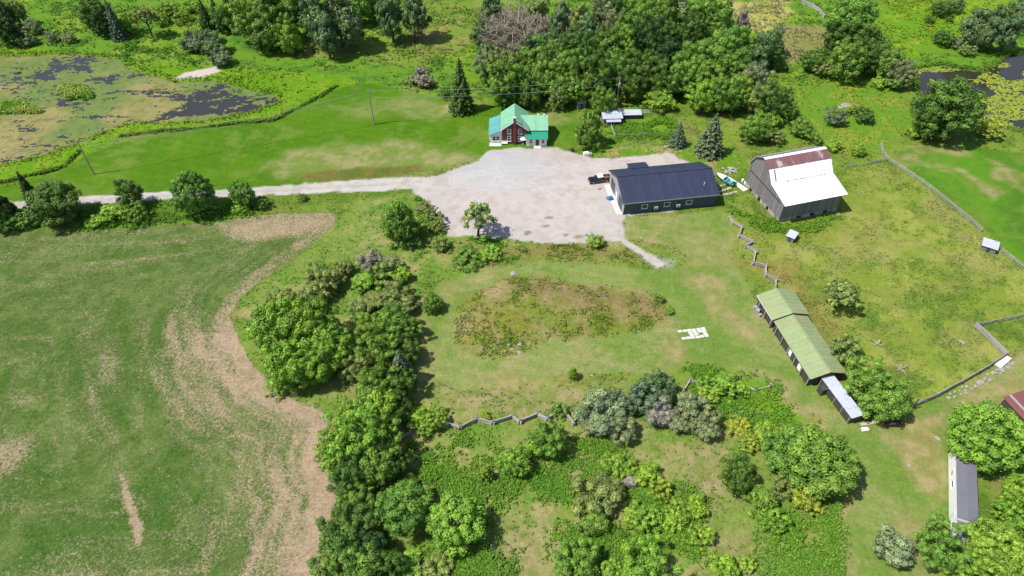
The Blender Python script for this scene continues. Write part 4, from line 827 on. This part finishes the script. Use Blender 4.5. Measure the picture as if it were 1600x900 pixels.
# ------------------------------------------------------------------ long shed with green roofs
g0 = P(1266, 593, 2.5); g1 = P(1208.8, 502, 2.5); g2 = P(1179.4, 463, 2.5); ga = math.atan2(g1.y-g0.y, g1.x-g0.x); gr = P(1302.5, 579, 3.7); gq = P(1323, 579, 2.5)
L1 = (g1.xy-g0.xy).length; L2 = (g2.xy-g0.xy).length; GW = 7.5
ls_ = thing('long_shed', 'long low shed with faded green gable roof in two steps', 'shed', (g0.x, g0.y, 0), ga)
# local x runs from the near end to the far end; local -y is the paddock side
for (xa, xb, ze, zr, d) in ((.0, L1, 2.5, 3.75, 0), (L1+.05, L2, 2.85, 4.1, .35)):
    m_ = -GW/2
    MB().prism([(-GW+.3,-.3),(-.3,-.3),(-.3,ze),(m_,zr-.1),(-GW+.3,ze)], xa+.35, xb-.35, 'x').build('wall', M['darkwood'], ls_)
    roof(ls_, 'moss', (xb,d,ze), (xa,d,ze), (xa,m_,zr), (xb,m_,zr), 1.1, a=.05); roof(ls_, 'moss', (xa,-GW-d,ze), (xb,-GW-d,ze), (xb,m_,zr), (xa,m_,zr), 1.1, a=.05)
    MB().box(xa, xb, m_-.15, m_+.15, zr-.02, zr+.05).build('ridge_cap', M['moss'], ls_)
    for k in range(int((xb-xa)/2.6)+1):
        x = xa+.3+k*2.6
        if x < xb-.1: MB().box(x, x+.16, .0+d*.6-.12, .06+d*.6, -.3, ze-.12).build('post', M['rail'], ls_)
    MB().box(xa+.02, xb-.02, d-.05, d-.01, ze-.22, ze-.02).build('fascia', M['white'] if d else M['darkwood'], ls_)
for x, wd in ((3.5,1.0),(7.2,.9)): MB().box(x, x+wd, -.32, -.24, .4, 1.9).build('shutter', M['white'], ls_)
for i, (x, s) in enumerate(((L2-1.2,.7),(L2-2.3,.9),(L2-3.4,.6))):
    p = ls_.matrix_basis @ Vector((x, .55, 0)); o = MB().box(-s/2,s/2,-s/2,s/2,0,s).build('crate', M['palegrey'], None, bevel=.04); o.location = (p.x,p.y,gz(p.x,p.y)-.02); o.rotation_euler[2] = i
    tag(o, ['grey crate at the upper end of the green roofed shed', 'larger pale crate under the green shed eave', 'small pale crate under the green shed eave'][i], 'crate')
n0, n1, n2, n3 = P(1331,654,2.1), P(1352,651,2.35), P(1305,586,2.5), P(1282.5,588,2.25); na = math.atan2(n3.y-n0.y, n3.x-n0.x); NL = (n3.xy-n0.xy).length; NWD = 2.5
nr = thing('narrow_shed', 'narrow shed with pale tin roof attached below the green roofed shed', 'shed', (n0.x, n0.y, 0), na)
MB().box(.2, NL-.2, -NWD+.1, -.15, -.3, 2.0).build('wall', M['darkwood'], nr)
roof(nr, 'tin', (NL,.0,2.1), (0,0,2.1), (0,-NWD,2.32), (NL,-NWD,2.32), 2.2, rib=.012, a=.04)
sd_ = MB().box(NL*.72, NL*.72+1.3, .0, 1.1, -.2, 1.7).build('side_porch', M['darkwood'], nr)
for k in range(5): MB().box(.4+k*2.2, .52+k*2.2, -.14, -.02, -.3, 2.05).build('post', M['rail'], nr)

# ------------------------------------------------------------------ mobile home, red roof, huts, coops
t0 = P(1481.5, 823); t1 = P(1480.5, 727); ta = math.atan2(t1.y-t0.y, t1.x-t0.x); TL = (t1.xy-t0.xy).length+2.2
mh = thing('mobile_home', 'long white mobile home with flat grey roof among trees', 'mobile home', (t0.x, t0.y, 0), ta)
MB().box(0, TL, -2.85, 0, .35, 3.45).build('wall', M['white'], mh); MB().box(.1, TL-.1, -2.75, -.1, -.2, .35).build('skirt', M['palegrey'], mh)
roof(mh, 'greyroof', (-.1,-3.0,3.46), (TL+.1,-3.0,3.46), (TL+.1,-1.42,3.62), (-.1,-1.42,3.62), 2.4, rib=.01, a=.03); roof(mh, 'greyroof', (TL+.1,.12,3.46), (-.1,.12,3.46), (-.1,-1.42,3.62), (TL+.1,-1.42,3.62), 2.4, rib=.01, a=.03)
window(mh, TL-5.0, 1.4, .9, .9, 0, 'y', 1); window(mh, TL-7.2, 1.5, 1.2, .6, 0, 'y', 1, False)
MB().box(.9, 1.7, 0, .05, .5, 2.4).build('door', M['siding'], mh)
MB().box(-2.3, -.02, -2.3, -.3, -.2, 2.2).build('entry_porch', M['white'], mh); roof(mh, 'greyroof', (-2.5,-2.4,2.25), (-2.5,-.2,2.25), (-.02,-.2,2.6), (-.02,-2.4,2.6), 2.4, rib=0)
MB().box(-3.2, -2.32, -1.9, -.6, -.2, .35).build('step', M['concrete'], mh)
r0 = P(1567,622,2.7); r1 = P(1587,615,2.7); r2 = P(1590,654.5,2.4); ra = math.atan2(r1.y-r0.y, r1.x-r0.x)
rs_ = thing('red_roofed_shed', 'shed with red and white striped metal roof beside the big maple', 'shed', (r0.x, r0.y, 0), ra)
MB().box(.2, 7.8, -5.2, -.2, -.3, 2.35).build('wall', M['darkwood'], rs_)
for i in range(16):
    x = i*.5; o = MB().slab((x,-5.4,2.42),(x+.48,-5.4,2.42),(x+.48,.1,2.8),(x,.1,2.8),.04).build('roof_sheet', M['palegrey'] if i in (3,10) else M['redroof'], rs_); shade(o, .06)
def hut(name, label, px, py, w, d, hh, rz, rm='tin', wm='board', slope=.25, group=None):
    c = P(px, py); t = thing(name, label, 'hut', (c.x, c.y, gz(c.x,c.y)-.05), rz, group)
    MB().prism([(-d/2,0),(d/2,0),(d/2,hh+slope),(-d/2,hh)], -w/2, w/2, 'x').build('wall', M[wm], t)
    roof(t, rm, (-w/2-.2,-d/2-.25,hh+.02), (w/2+.2,-d/2-.25,hh+.02), (w/2+.2,d/2+.25,hh+slope+.1), (-w/2-.2,d/2+.25,hh+slope+.1), .9, rib=.012, a=.03)
    dd = MB().box(-.35,.35,-d/2-.05,-d/2,.05,hh-.25).build('door', M['darkwood'], t); MB().box(.2,.28,-d/2-.09,-d/2-.05,.7,.82).build('handle', M['chrome'], dd)
    return t
hut('shelter_hut', 'small grey hut with pale roof in front of the barn', 1235, 374, 1.7, 2.0, 1.5, -.65)
hut('field_shelter', 'white roofed field shelter on the paddock fence line', 1543, 389, 3.0, 2.4, 1.5, -.55)
hut('privy', 'little shed with bluish roof behind the garden tree', 906, 167, 2.4, 3.2, 2.2, .25)
cp = hut('chicken_coop', 'white roofed coop at the wood edge', 955, 190, 5.4, 3.6, 2.2, .06, slope=.5)
roof(cp, 'tin', (-2.0,-3.0,1.75), (2.2,-3.0,1.75), (2.2,-2.0,1.95), (-2.0,-2.0,1.95), 1.4, rib=.01)
for x in (-1.9, 0, 2.1): MB().box(x, x+.1, -2.95, -2.85, 0, 1.75).build('post', M['rail'], cp)
cr_ = hut('lean_to', 'low tin roofed run beside the white roofed coop', 986, 183, 5.2, 2.2, 1.5, .03, wm='darkwood', slope=.2)
pg = thing('slatted_pen', 'weathered slatted pen beyond the low tin roofed run', 'pen', (*P(1006, 181).xy, 0), .03)
for i in range(6): MB().box(-1.5, 1.5, -1+.38*i, -.9+.38*i, 1.5, 1.55).build('slat', M['rail'], pg)
for x in (-1.5, 1.4):
    for y in (-1, .95): MB().box(x, x+.1, y, y+.1, 0, 1.5).build('post', M['rail'], pg)

# ------------------------------------------------------------------ fences
UC = MB().box(-.5,.5,-.5,.5,-.5,.5).mesh('rail', M['rail'])
def beam(parent, a, b_, w, hh, name='rail', me=None):
    a, b_ = Vector(a), Vector(b_); d = b_-a; o = new_obj(name, me or UC, parent); o.location = (a+b_)/2
    o.rotation_euler = d.to_track_quat('X', 'Z').to_euler(); o.scale = (d.length, w, hh); return shade(o, .16)
def resample(pts, step):
    w = [P(*p) for p in pts]; out = [w[0]]
    for a, b_ in zip(w, w[1:]):
        n = max(1, round((b_-a).length/step)); out += [a.lerp(b_, (i+1)/n) for i in range(n)]
    return out
def fence(name, label, pts, hh=1.25, step=2.6, rails=3, w=.12):
    q = resample(pts, step); t = thing(name, label, 'fence', (q[0].x, q[0].y, gz(q[0].x,q[0].y))); o0 = t.location.copy()
    L = [Vector((p.x, p.y, gz(p.x,p.y)))-o0 for p in q]
    for p in L: beam(t, p+Vector((0,0,-.3)), p+Vector((rb.uniform(-.06,.06),rb.uniform(-.06,.06),hh+.1)), w*1.2, w*1.2, 'post')
    for a, b_ in zip(L, L[1:]):
        for k in range(rails): z = hh*(k+.7)/rails; beam(t, a+Vector((0,0,z+rb.uniform(-.07,.07))), b_+Vector((0,0,z+rb.uniform(-.07,.07))), w*.6, w)
    return t
def zigzag(name, label, pts, rails=4, r=.17):
    q = [P(*p) for p in pts]; t = thing(name, label, 'fence', (q[0].x, q[0].y, gz(q[0].x,q[0].y))); o0 = t.location.copy()
    L = [Vector((p.x, p.y, gz(p.x,p.y)))-o0 for p in q]
    for i, (a, b_) in enumerate(zip(L, L[1:])):
        e = (b_-a).normalized()*.35
        for k in range(rails): z = .16+k*.24+(i % 2)*.1; beam(t, a-e+Vector((rb.uniform(-.08,.08),rb.uniform(-.08,.08),z)), b_+e+Vector((rb.uniform(-.08,.08),rb.uniform(-.08,.08),z+rb.uniform(-.06,.06))), r, r*.75)
    for p in L:
        for s in (-1, 1): beam(t, p+Vector((s*.45,.25*s,-.15)), p+Vector((-s*.2,-.1*s,1.45)), .12, .1, 'stake')
    return t
zigzag('split_rail_fence', 'zigzag split rail fence running from the workshop to the green roofed shed', [(1139,341),(1145,350),(1158,358),(1154,371),(1175,381),(1165,387),(1180,396),(1176,413),(1196,418),(1196,432),(1212,440),(1211,451)])
zigzag('split_rail_fence', 'zigzag split rail fence below the dry slope under the mown ring', [(696,664),(719,671),(745,658),(770,664),(800,654),(812,662),(839,651),(855,658),(874,646)], 4, .2)
zigzag('split_rail_fence', 'short end of zigzag rails beside the juniper thicket', [(881,645),(896,665),(908,647)], 4, .2)
zigzag('split_rail_fence', 'broken rails poking out of the hedge shade', [(611,677),(625,687),(642,677)], 3, .2)
zigzag('split_rail_fence', 'broken rails leaning above the juniper thicket', [(1068,612),(1077,598),(1089,601)], 3, .2)
zigzag('split_rail_fence', 'fallen rails lying in the bramble', [(1148,598),(1178,611),(1202,606)], 2, .2)
fence('paddock_fence', 'long grey rail fence between paddock and green pasture', [(1376,226),(1378,240),(1386,250),(1440,286),(1515,346),(1532,362)], 1.3, 2.6)
fence('paddock_fence', 'grey rail fence running on past the white roofed field shelter', [(1563,394),(1600,422),(1660,470)], 1.3, 2.6)
fence('paddock_fence', 'overgrown rail fence from the barn to the pasture corner', [(1322,263),(1350,259),(1384,251)], 1.1, 2.4, 2)
fence('board_fence', 'pale board fence along the inner paddock corner', [(1521,511),(1540,528),(1556,543),(1569,556)], 1.4, 2.0, 5, .15)
fence('paddock_fence', 'old rail fence leading away from the pale board fence', [(1521,511),(1560,503),(1600,495),(1660,484)], 1.1, 2.2, 3)
fence('board_fence', 'dark board fence behind the stone wall', [(1570,557),(1540,577),(1500,600),(1462,621),(1424,638)], 1.3, 2.2, 4, .14)
fence('garden_fence', 'low fence along the near side of the garden plot', [(962,214),(1000,213),(1046,208)], .9, 2.0, 2, .1)
fence('garden_fence', 'wooden fence from the coop down to the garden corner', [(953,194),(956,203),(961,214)], 1.1, 1.6, 3, .12)
fence('rail_fence', 'grey rail fence crossing the far meadow', [(1252,5),(1268,11),(1280,18),(1287,28)], 1.3, 3.0, 4, .28)
c = P(1424, 640); o = MB().tube([(0,0,-.4),(.02,0,3.2)], [.14,.11], 7).build('gate_post', M['darkwood']); o.location = (c.x, c.y, gz(c.x,c.y)); tag(o, 'tall dark post at the end of the dark board fence', 'post')

# ------------------------------------------------------------------ stones, logs, pavers
def rock_mesh(seed):
    rs = random.Random(seed); b = MB(); n = 7; vs = [(0,0,-.5)]
    for z, r in ((-.35,.75),(.05,1.0),(.4,.7)):
        for k in range(n): a = 6.2832*(k+rs.uniform(-.25,.25))/n; q = r*rs.uniform(.75,1.15); vs.append((math.cos(a)*q, math.sin(a)*q, z+rs.uniform(-.1,.1)))
    vs.append((rs.uniform(-.2,.2),rs.uniform(-.2,.2),.6)); fs = [(0,1+(k+1) % n,1+k) for k in range(n)]
    for l in range(2): fs += [(1+l*n+k,1+l*n+(k+1) % n,1+(l+1)*n+(k+1) % n,1+(l+1)*n+k) for k in range(n)]
    fs += [(1+2*n+k,1+2*n+(k+1) % n,1+3*n) for k in range(n)]
    return b.add(vs, fs).mesh('stone', M['stone'])
RK = [rock_mesh(i) for i in range(5)]
def stone(x, y, s, parent=None, o0=None, name='stone', z=0):
    o = new_obj(name, rb.choice(RK), parent); o.location = Vector((x, y, gz(x,y)+z))-(o0 or Vector()); o.scale = (s*rb.uniform(.8,1.3), s*rb.uniform(.8,1.2), s*rb.uniform(.6,.9)); o.rotation_euler = (0,0,rb.random()*6.28)
    return shade(o, .12)
q = resample([(1574,563),(1545,579),(1510,598),(1490,608),(1474,614)], .75); sw = thing('stone_wall', 'tumbled dry stone wall in front of the dark board fence', 'wall', (q[0].x, q[0].y, gz(q[0].x,q[0].y))); o0 = sw.location.copy()
for i, p in enumerate(q):
    for k in range(3 if i < 6 else 1+i % 2): stone(p.x+rb.uniform(-.6,.6)+.4, p.y+rb.uniform(-.6,.6)-1.0, rb.uniform(.2,.42), sw, o0, z=rb.uniform(0,.2))
sl_ = MB().box(-2.1,2.1,-.7,.7,0,.35).build('stone_slab', M['concrete'], None, bevel=.08); c = P(1566,566); sl_.location = (c.x,c.y,gz(c.x,c.y)); sl_.rotation_euler[2] = .62; tag(sl_, 'flat pale slab at the upper end of the stone wall', 'slab')
for i, (x, y, s, lb) in enumerate(((802,428,.75,'white boulder at the top of the mound'), (795,541,.5,'white stone in the cluster at the foot of the mound'), (800,546,.4,'grey stone in the cluster at the foot of the mound'), (812,539,.5,'flat stone on the upper side of the mound foot cluster'), (812,551,.62,'brightest white boulder at the foot of the mound'), (789,549,.25,'tiny stone beside the mound foot cluster'),
        (1322,165,1.3,'large white boulder in the meadow behind the barn'), (1312,168,.7,'smaller boulder touching the large white one behind the barn'), (1232,150,.8,'white boulder at the wood edge behind the barn'), (1504,535,.55,'white stone lying in the paddock grass'), (770,852,.55,'white boulder in the grass at the meadow bottom'), (925,587,.3,'small white stone on the slope by the yellow green sapling'), (1465,685,.45,'pale stone beside the big maple'), (1421,727,.35,'small white stone on the mown lane'), (1309,335,.7,'pale block at the barn corner'), (1002,372,.35,'small white stone on the grass below the workshop'), (978,337,.5,'pale stone at the workshop corner'))):
    p = P(x, y); tag(stone(p.x, p.y, s, name='boulder'), lb, 'boulder')
def stump(px, py, label, rz, L=1.7):
    c = P(px, py); t = thing('driftwood_stump', label, 'stump', (c.x, c.y, gz(c.x,c.y)), rz); MB().tube([(0,0,-.1),(.1,0,.5),(.35,.1,.95)], [.4,.3,.2], 8).build('stub', M['dead'], t)
    b = MB(); [b.tube([(0,0,.1),(math.cos(a)*L*.5,math.sin(a)*L*.5,.25),(math.cos(a)*L,math.sin(a)*L,.05+.3*(a % 1))], [.2,.12,.05], 6) for a in (0.4,1.9,3.3,4.9)]; b.build('root', M['dead'], t)
stump(1371,537,'upright grey stump in the middle of the paddock', .5, 1.2); stump(1407,577,'sprawling grey stump near the paddock apple trees', 1.7)
pv = P(1060,517); pa_ = thing('paving', 'unfinished grid of white concrete pavers on the mown grass', 'paving', (pv.x, pv.y, gz(pv.x,pv.y)), 0); o0 = pa_.location.copy()
PAV = MB().box(-.5,.5,-.38,.38,-.06,.09).mesh('paver', M['concrete'])
A_, Bx = P(1062.5,518.5), P(1098.5,513.8); Cx, Dx = P(1068.5,529.6), P(1103.5,525.2)
for r in range(4):
    a, b_ = A_.lerp(Cx, r/3), Bx.lerp(Dx, r/3)
    for k in range(6):
        if r in (1,2) and (k < 2 and not (k == 1 and False)): continue
        if r == 2 and k == 4: continue
        p = a.lerp(b_, k/5.); o = new_obj('paver', PAV, pa_); o.location = Vector((p.x+rb.uniform(-.06,.06), p.y+rb.uniform(-.06,.06), gz(p.x,p.y)+.04))-o0; o.rotation_euler[2] = math.atan2((b_-a).y,(b_-a).x)+rb.uniform(-.1,.1); o.scale = (.84,.82,1)
c = P(1393,665); lg = thing('firewood_stack', 'reddish firewood stack by the paddock apple trees', 'firewood', (c.x,c.y,gz(c.x,c.y)), .05)
for r in range(4):
    for k in range(9): b = MB().tube([(-1.3+k*.3,-.35,.15+r*.24),(-1.3+k*.3,.35,.15+r*.24)], [.13,.13], 6); b.build('log', M['redwood'], lg)
MB().box(-1.6,1.5,-.5,.5,1.08,1.14).build('cover_board', M['darkwood'], lg)
for px, py, L, rz, lb in ((1368,660,6.0,.2,'long pale plank lying beyond the narrow shed'), (1132,297,4.2,.45,'pale plank between boat and workshop'), (1138,303,5.0,.35,'second pale plank nearer the fence by the workshop'), (1126,291,3.0,.6,'short plank under the boat side')):
    c = P(px,py); o = MB().box(-L/2,L/2,-.3,.3,0,.12).build('plank', M['plank'], None); o.location = (c.x,c.y,gz(c.x,c.y)); o.rotation_euler[2] = rz; o.color = (1,1,1,1); tag(o, lb, 'plank')
boxthing('water_trough', 'white water trough beside the firewood stack', 'trough', 1351, 672, 1.2, .7, .45, 'white', .1)
boxthing('bin', 'blue bin standing by the workshop end', 'bin', 954, 312, .9, .8, 1.0, 'blue', .2); boxthing('tarp_heap', 'low blue tarp heap beside the blue bin', 'tarp', 950.5, 311, .8, 1.1, .55, 'blue', .7, bev=.2)
boxthing('bin', 'black bin at the garden side of the yard', 'bin', 894, 236, .6, .6, .9, 'black'); boxthing('chest_freezer', 'white chest at the edge of the yard below the garden tree', 'chest', 915.5, 242, 1.3, .9, .95, 'white', .2); boxthing('crate', 'grey green crate beside the white chest', 'crate', 921.5, 243, 1.1, .9, .9, 'palegrey', .15)
boxthing('block', 'flat brown scrap left on the gravel near the pickup', 'scrap', 937, 295.5, .9, .3, .18, 'redwood', .2, bev=.02)
for x, y, s, lb in ((1040,229,.5,'grey stone in the rubble behind the workshop'),(1046,227,.6,'pale stone in the rubble behind the workshop'),(1050,231,.4,'small stone in the rubble behind the workshop')):
    p = P(x,y); tag(stone(p.x,p.y,s,name='boulder'), lb, 'boulder')
c = P(1140,267); rp = thing('rubble_heap', 'pale heap of rubble and lumber beyond the boat', 'heap', (c.x,c.y,gz(c.x,c.y))); o0 = rp.location.copy()
for i in range(16): stone(c.x+rb.uniform(-1.7,1.7), c.y+rb.uniform(-1.2,1.2), rb.uniform(.2,.55), rp, o0, z=rb.uniform(0,.3))
for i in range(5): a = rb.random()*3; beam(rp, (-math.cos(a)*1.2,-math.sin(a),.35), (math.cos(a)*1.2,math.sin(a),.65), .25, .06, 'lumber')
boxthing('door_panel', 'white panel lying in weeds beside the barn', 'panel', 1157.5, 292, 1.5, 3.4, .12, 'hull', .55, bev=.03)
for x, y, lb in ((1160,284,'white drum beside the barn wall'),(1164,288,'second white drum tight against the barn wall')):
    c = P(x,y); o = MB().tube([(0,0,0),(0,0,.1),(0,0,.8),(0,0,.88)], [.3,.33,.33,.3], 12).build('drum', M['white'], None, True); o.location = (c.x,c.y,gz(c.x,c.y)-.02); tag(o, lb, 'drum')

# ------------------------------------------------------------------ boat on a trailer
c0, c1 = P(1119,276), P(1146,291); bo = thing('boat', 'white motor boat with teal seats parked between workshop and barn', 'boat', (*((c0+c1)/2).xy, gz(*((c0+c1)/2).xy)), math.atan2(c0.y-c1.y, c0.x-c1.x)); BLn = (c1-c0).length/2
sec = [(-1,1.0,.95),(-.5,1.05,.98),(0,1.0,1.02),(.45,.8,1.1),(.8,.42,1.2),(1.0,.05,1.28)]; b = MB(); vs = []
for f, hw, z in sec: hw *= 1.05; vs += [(f*BLn,-hw,z),(f*BLn,-hw*.75,.55),(f*BLn,0,.42+.35*max(0,f)**2),(f*BLn,hw*.75,.55),(f*BLn,hw,z)]
n = 5; fs = [(i*n+k,(i+1)*n+k,(i+1)*n+k+1,i*n+k+1) for i in range(5) for k in range(4)]+[(4,3,2,1,0)]; b.add(vs, fs); hl = b.build('hull', M['hull'], bo, True)
b = MB(); vs = []; [vs.extend([(f*BLn,-hw*1.0,z-.02),(f*BLn,hw*1.0,z-.02)]) for f, hw, z in sec[2:]]; b.add(vs, [(i*2,i*2+2,i*2+3,i*2+1) for i in range(3)]); b.build('foredeck', M['hull'], hl)
MB().box(-BLn*.98,.0,-.95,.95,.58,.62).build('cockpit_floor', M['boatteal'], bo)
for x in (-.85,-.35): MB().box(x*BLn,x*BLn+.55,-.85,.85,.62,1.0).build('seat', M['boatteal'], bo, bevel=.06)
MB().slab((.15*BLn,-.8,1.0),(.15*BLn,.8,1.0),(-.02*BLn,.7,1.5),(-.02*BLn,-.7,1.5),.04).build('windscreen', M['glass'], bo)
MB().box(-BLn-.45,-BLn+.02,-.25,.25,.5,1.35).build('outboard_motor', M['black'], bo, bevel=.08)
b = MB(); b.box(-BLn*.9,BLn*1.25,-.08,.08,.3,.4); b.box(-BLn*.6,-BLn*.5,-1.0,1.0,.28,.36); b.build('trailer_frame', M['chrome'], bo)
for s in (-1,1): MB().tube([(-BLn*.55,s*1.0,.3),(-BLn*.55,s*1.18,.3)], [.3,.3], 14).build('trailer_wheel', M['tyre'], bo)

# ------------------------------------------------------------------ pickup truck
c0, c1 = P(920.5,288), P(953,283.5); tk = thing('pickup_truck', 'black pickup truck with white cab roof parked by the workshop', 'truck', (*((c0+c1)/2).xy, .0), math.atan2(c0.y-c1.y, c0.x-c1.x)); L_ = 2.85
tk.location.y += .7
def hexa(x0,x1,w0,w1,z0,z1,xa=0,xb=0,m='black',name='body',par=None,bev=.05):
    return MB().add([(x0,-w0,z0),(x1,-w0,z0),(x1,w0,z0),(x0,w0,z0),(x0+xa,-w1,z1),(x1-xb,-w1,z1),(x1-xb,w1,z1),(x0+xa,w1,z1)], [(0,3,2,1),(4,5,6,7),(0,1,5,4),(1,2,6,5),(2,3,7,6),(3,0,4,7)]).build(name, M[m], par or tk, bevel=bev)
bd_ = hexa(-L_,L_,.98,.98,.42,.82); hexa(1.0,L_-.02,.96,.90,.82,1.14,.0,.18,name='bonnet'); hexa(-.95,1.25,.95,.78,.82,1.72,.12,.55,'glass','cab_glass'); hexa(-.80,.72,.80,.78,1.70,1.84,.03,.06,'hull','cab_roof')
for s in (-1,1):
    MB().slab((-.8,s*.93,.84),(1.15,s*.97,.84),(1.0,s*.95,1.12),(-.85,s*.93,1.12),.03*s).build('door', M['black'], tk)
    MB().box(-L_,-1.0,s*.93-.05,s*.93+.05,.82,1.22).build('bed_side', M['black'], tk); MB().box(-L_+.02,L_-.05,s*.995-.012,s*.995+.012,.66,.74).build('side_trim', M['chrome'], tk)
    MB().box(L_-.02,L_+.03,s*.72-.16,s*.72+.16,.74,.94).build('headlight', M['chrome'], tk); MB().box(-L_-.03,-L_+.02,s*.85-.1,s*.85+.1,.72,1.0).build('tail_light', M['orange'], tk)
    MB().box(.85,1.05,s*1.0-.02,s*1.0+.22*s if s > 0 else s*1.0+.02,1.1,1.3).build('mirror', M['black'], tk) if s > 0 else MB().box(.85,1.05,-1.22,-1.0,1.1,1.3).build('mirror', M['black'], tk)
    for x in (-1.75,1.85):
        wh = MB().tube([(x,s*.80,.38),(x,s*1.0,.38)], [.38,.38], 16).build('wheel', M['tyre'], tk); MB().tube([(x,s*1.0,.38),(x,s*1.02,.38)], [.22,.2], 12).build('rim', M['chrome'], wh)
MB().box(-L_,-L_+.08,-.88,.88,.82,1.22).build('tailgate', M['black'], tk); MB().box(-1.08,-.98,-.9,.9,.82,1.25).build('bed_front', M['black'], tk); MB().box(L_,L_+.1,-.95,.95,.42,.6).build('bumper', M['chrome'], tk); MB().box(-L_-.1,-L_,-.95,.95,.42,.6).build('bumper', M['chrome'], tk)
ld = MB().box(-.7,.7,-.5,.5,0,.32).build('tool_crate', M['redwood'], None, bevel=.05); p = tk.matrix_basis @ Vector((-1.9,0,.83)); ld.location = p; ld.rotation_euler[2] = .4; tag(ld, 'reddish crate lying in the bed of the pickup', 'crate')

# ------------------------------------------------------------------ utility poles and wires
def pole(px, py, hh, label, arm=False, rz=.2):
    c = P(px, py); t = thing('utility_pole', label, 'pole', (c.x, c.y, gz(c.x,c.y)), rz); MB().tube([(0,0,-.5),(0,0,hh*.5),(0,0,hh)], [.2,.17,.13], 8).build('shaft', M['pole'], t)
    for s in (-1,1): MB().tube([(0,s*.16,hh-.5-.9*(s > 0)),(0,s*.32,hh-.5-.9*(s > 0))], [.06,.08], 6).build('insulator', M['porcelain'], t)
    if arm: MB().tube([(0,-.4,hh-2.6),(0,-.4,hh-1.7)], [.28,.28], 10).build('transformer', M['porcelain'], t)
    return Vector((c.x, c.y, hh))
q1 = pole(147,272,10.0,'bare utility pole standing low on the lawn by the driveway'); q2 = pole(584.5,194.5,11.0,'bare utility pole in the middle of the lawn'); q3 = pole(963,169,10.0,'utility pole with transformer at the wood edge', True); qL = Vector((P(-260,330).x, P(-260,330).y, 10.0))
def wire(a, b_, dz, sag, label):
    n = 16; pts = [a.lerp(b_, i/n)+Vector((0,0,-dz-sag*4*(i/n)*(1-i/n))) for i in range(n+1)]
    tag(MB().tube(pts, [.035]*(n+1), 4).build('overhead_wire', M['wire'], None, True), label, 'wire')
wire(q2, q3, .45, 1.0, 'upper wire crossing in front of the wood'); wire(q2, q3, 2.4, 1.2, 'lower wire crossing in front of the wood'); wire(q1, q2, .45, 1.6, 'upper wire over the lawn between the bare poles'); wire(q1, q2, 1.6, 1.8, 'lower wire over the lawn between the bare poles'); wire(qL, q1, .45, 1.0, 'wire leading off over the pond end from the low pole')
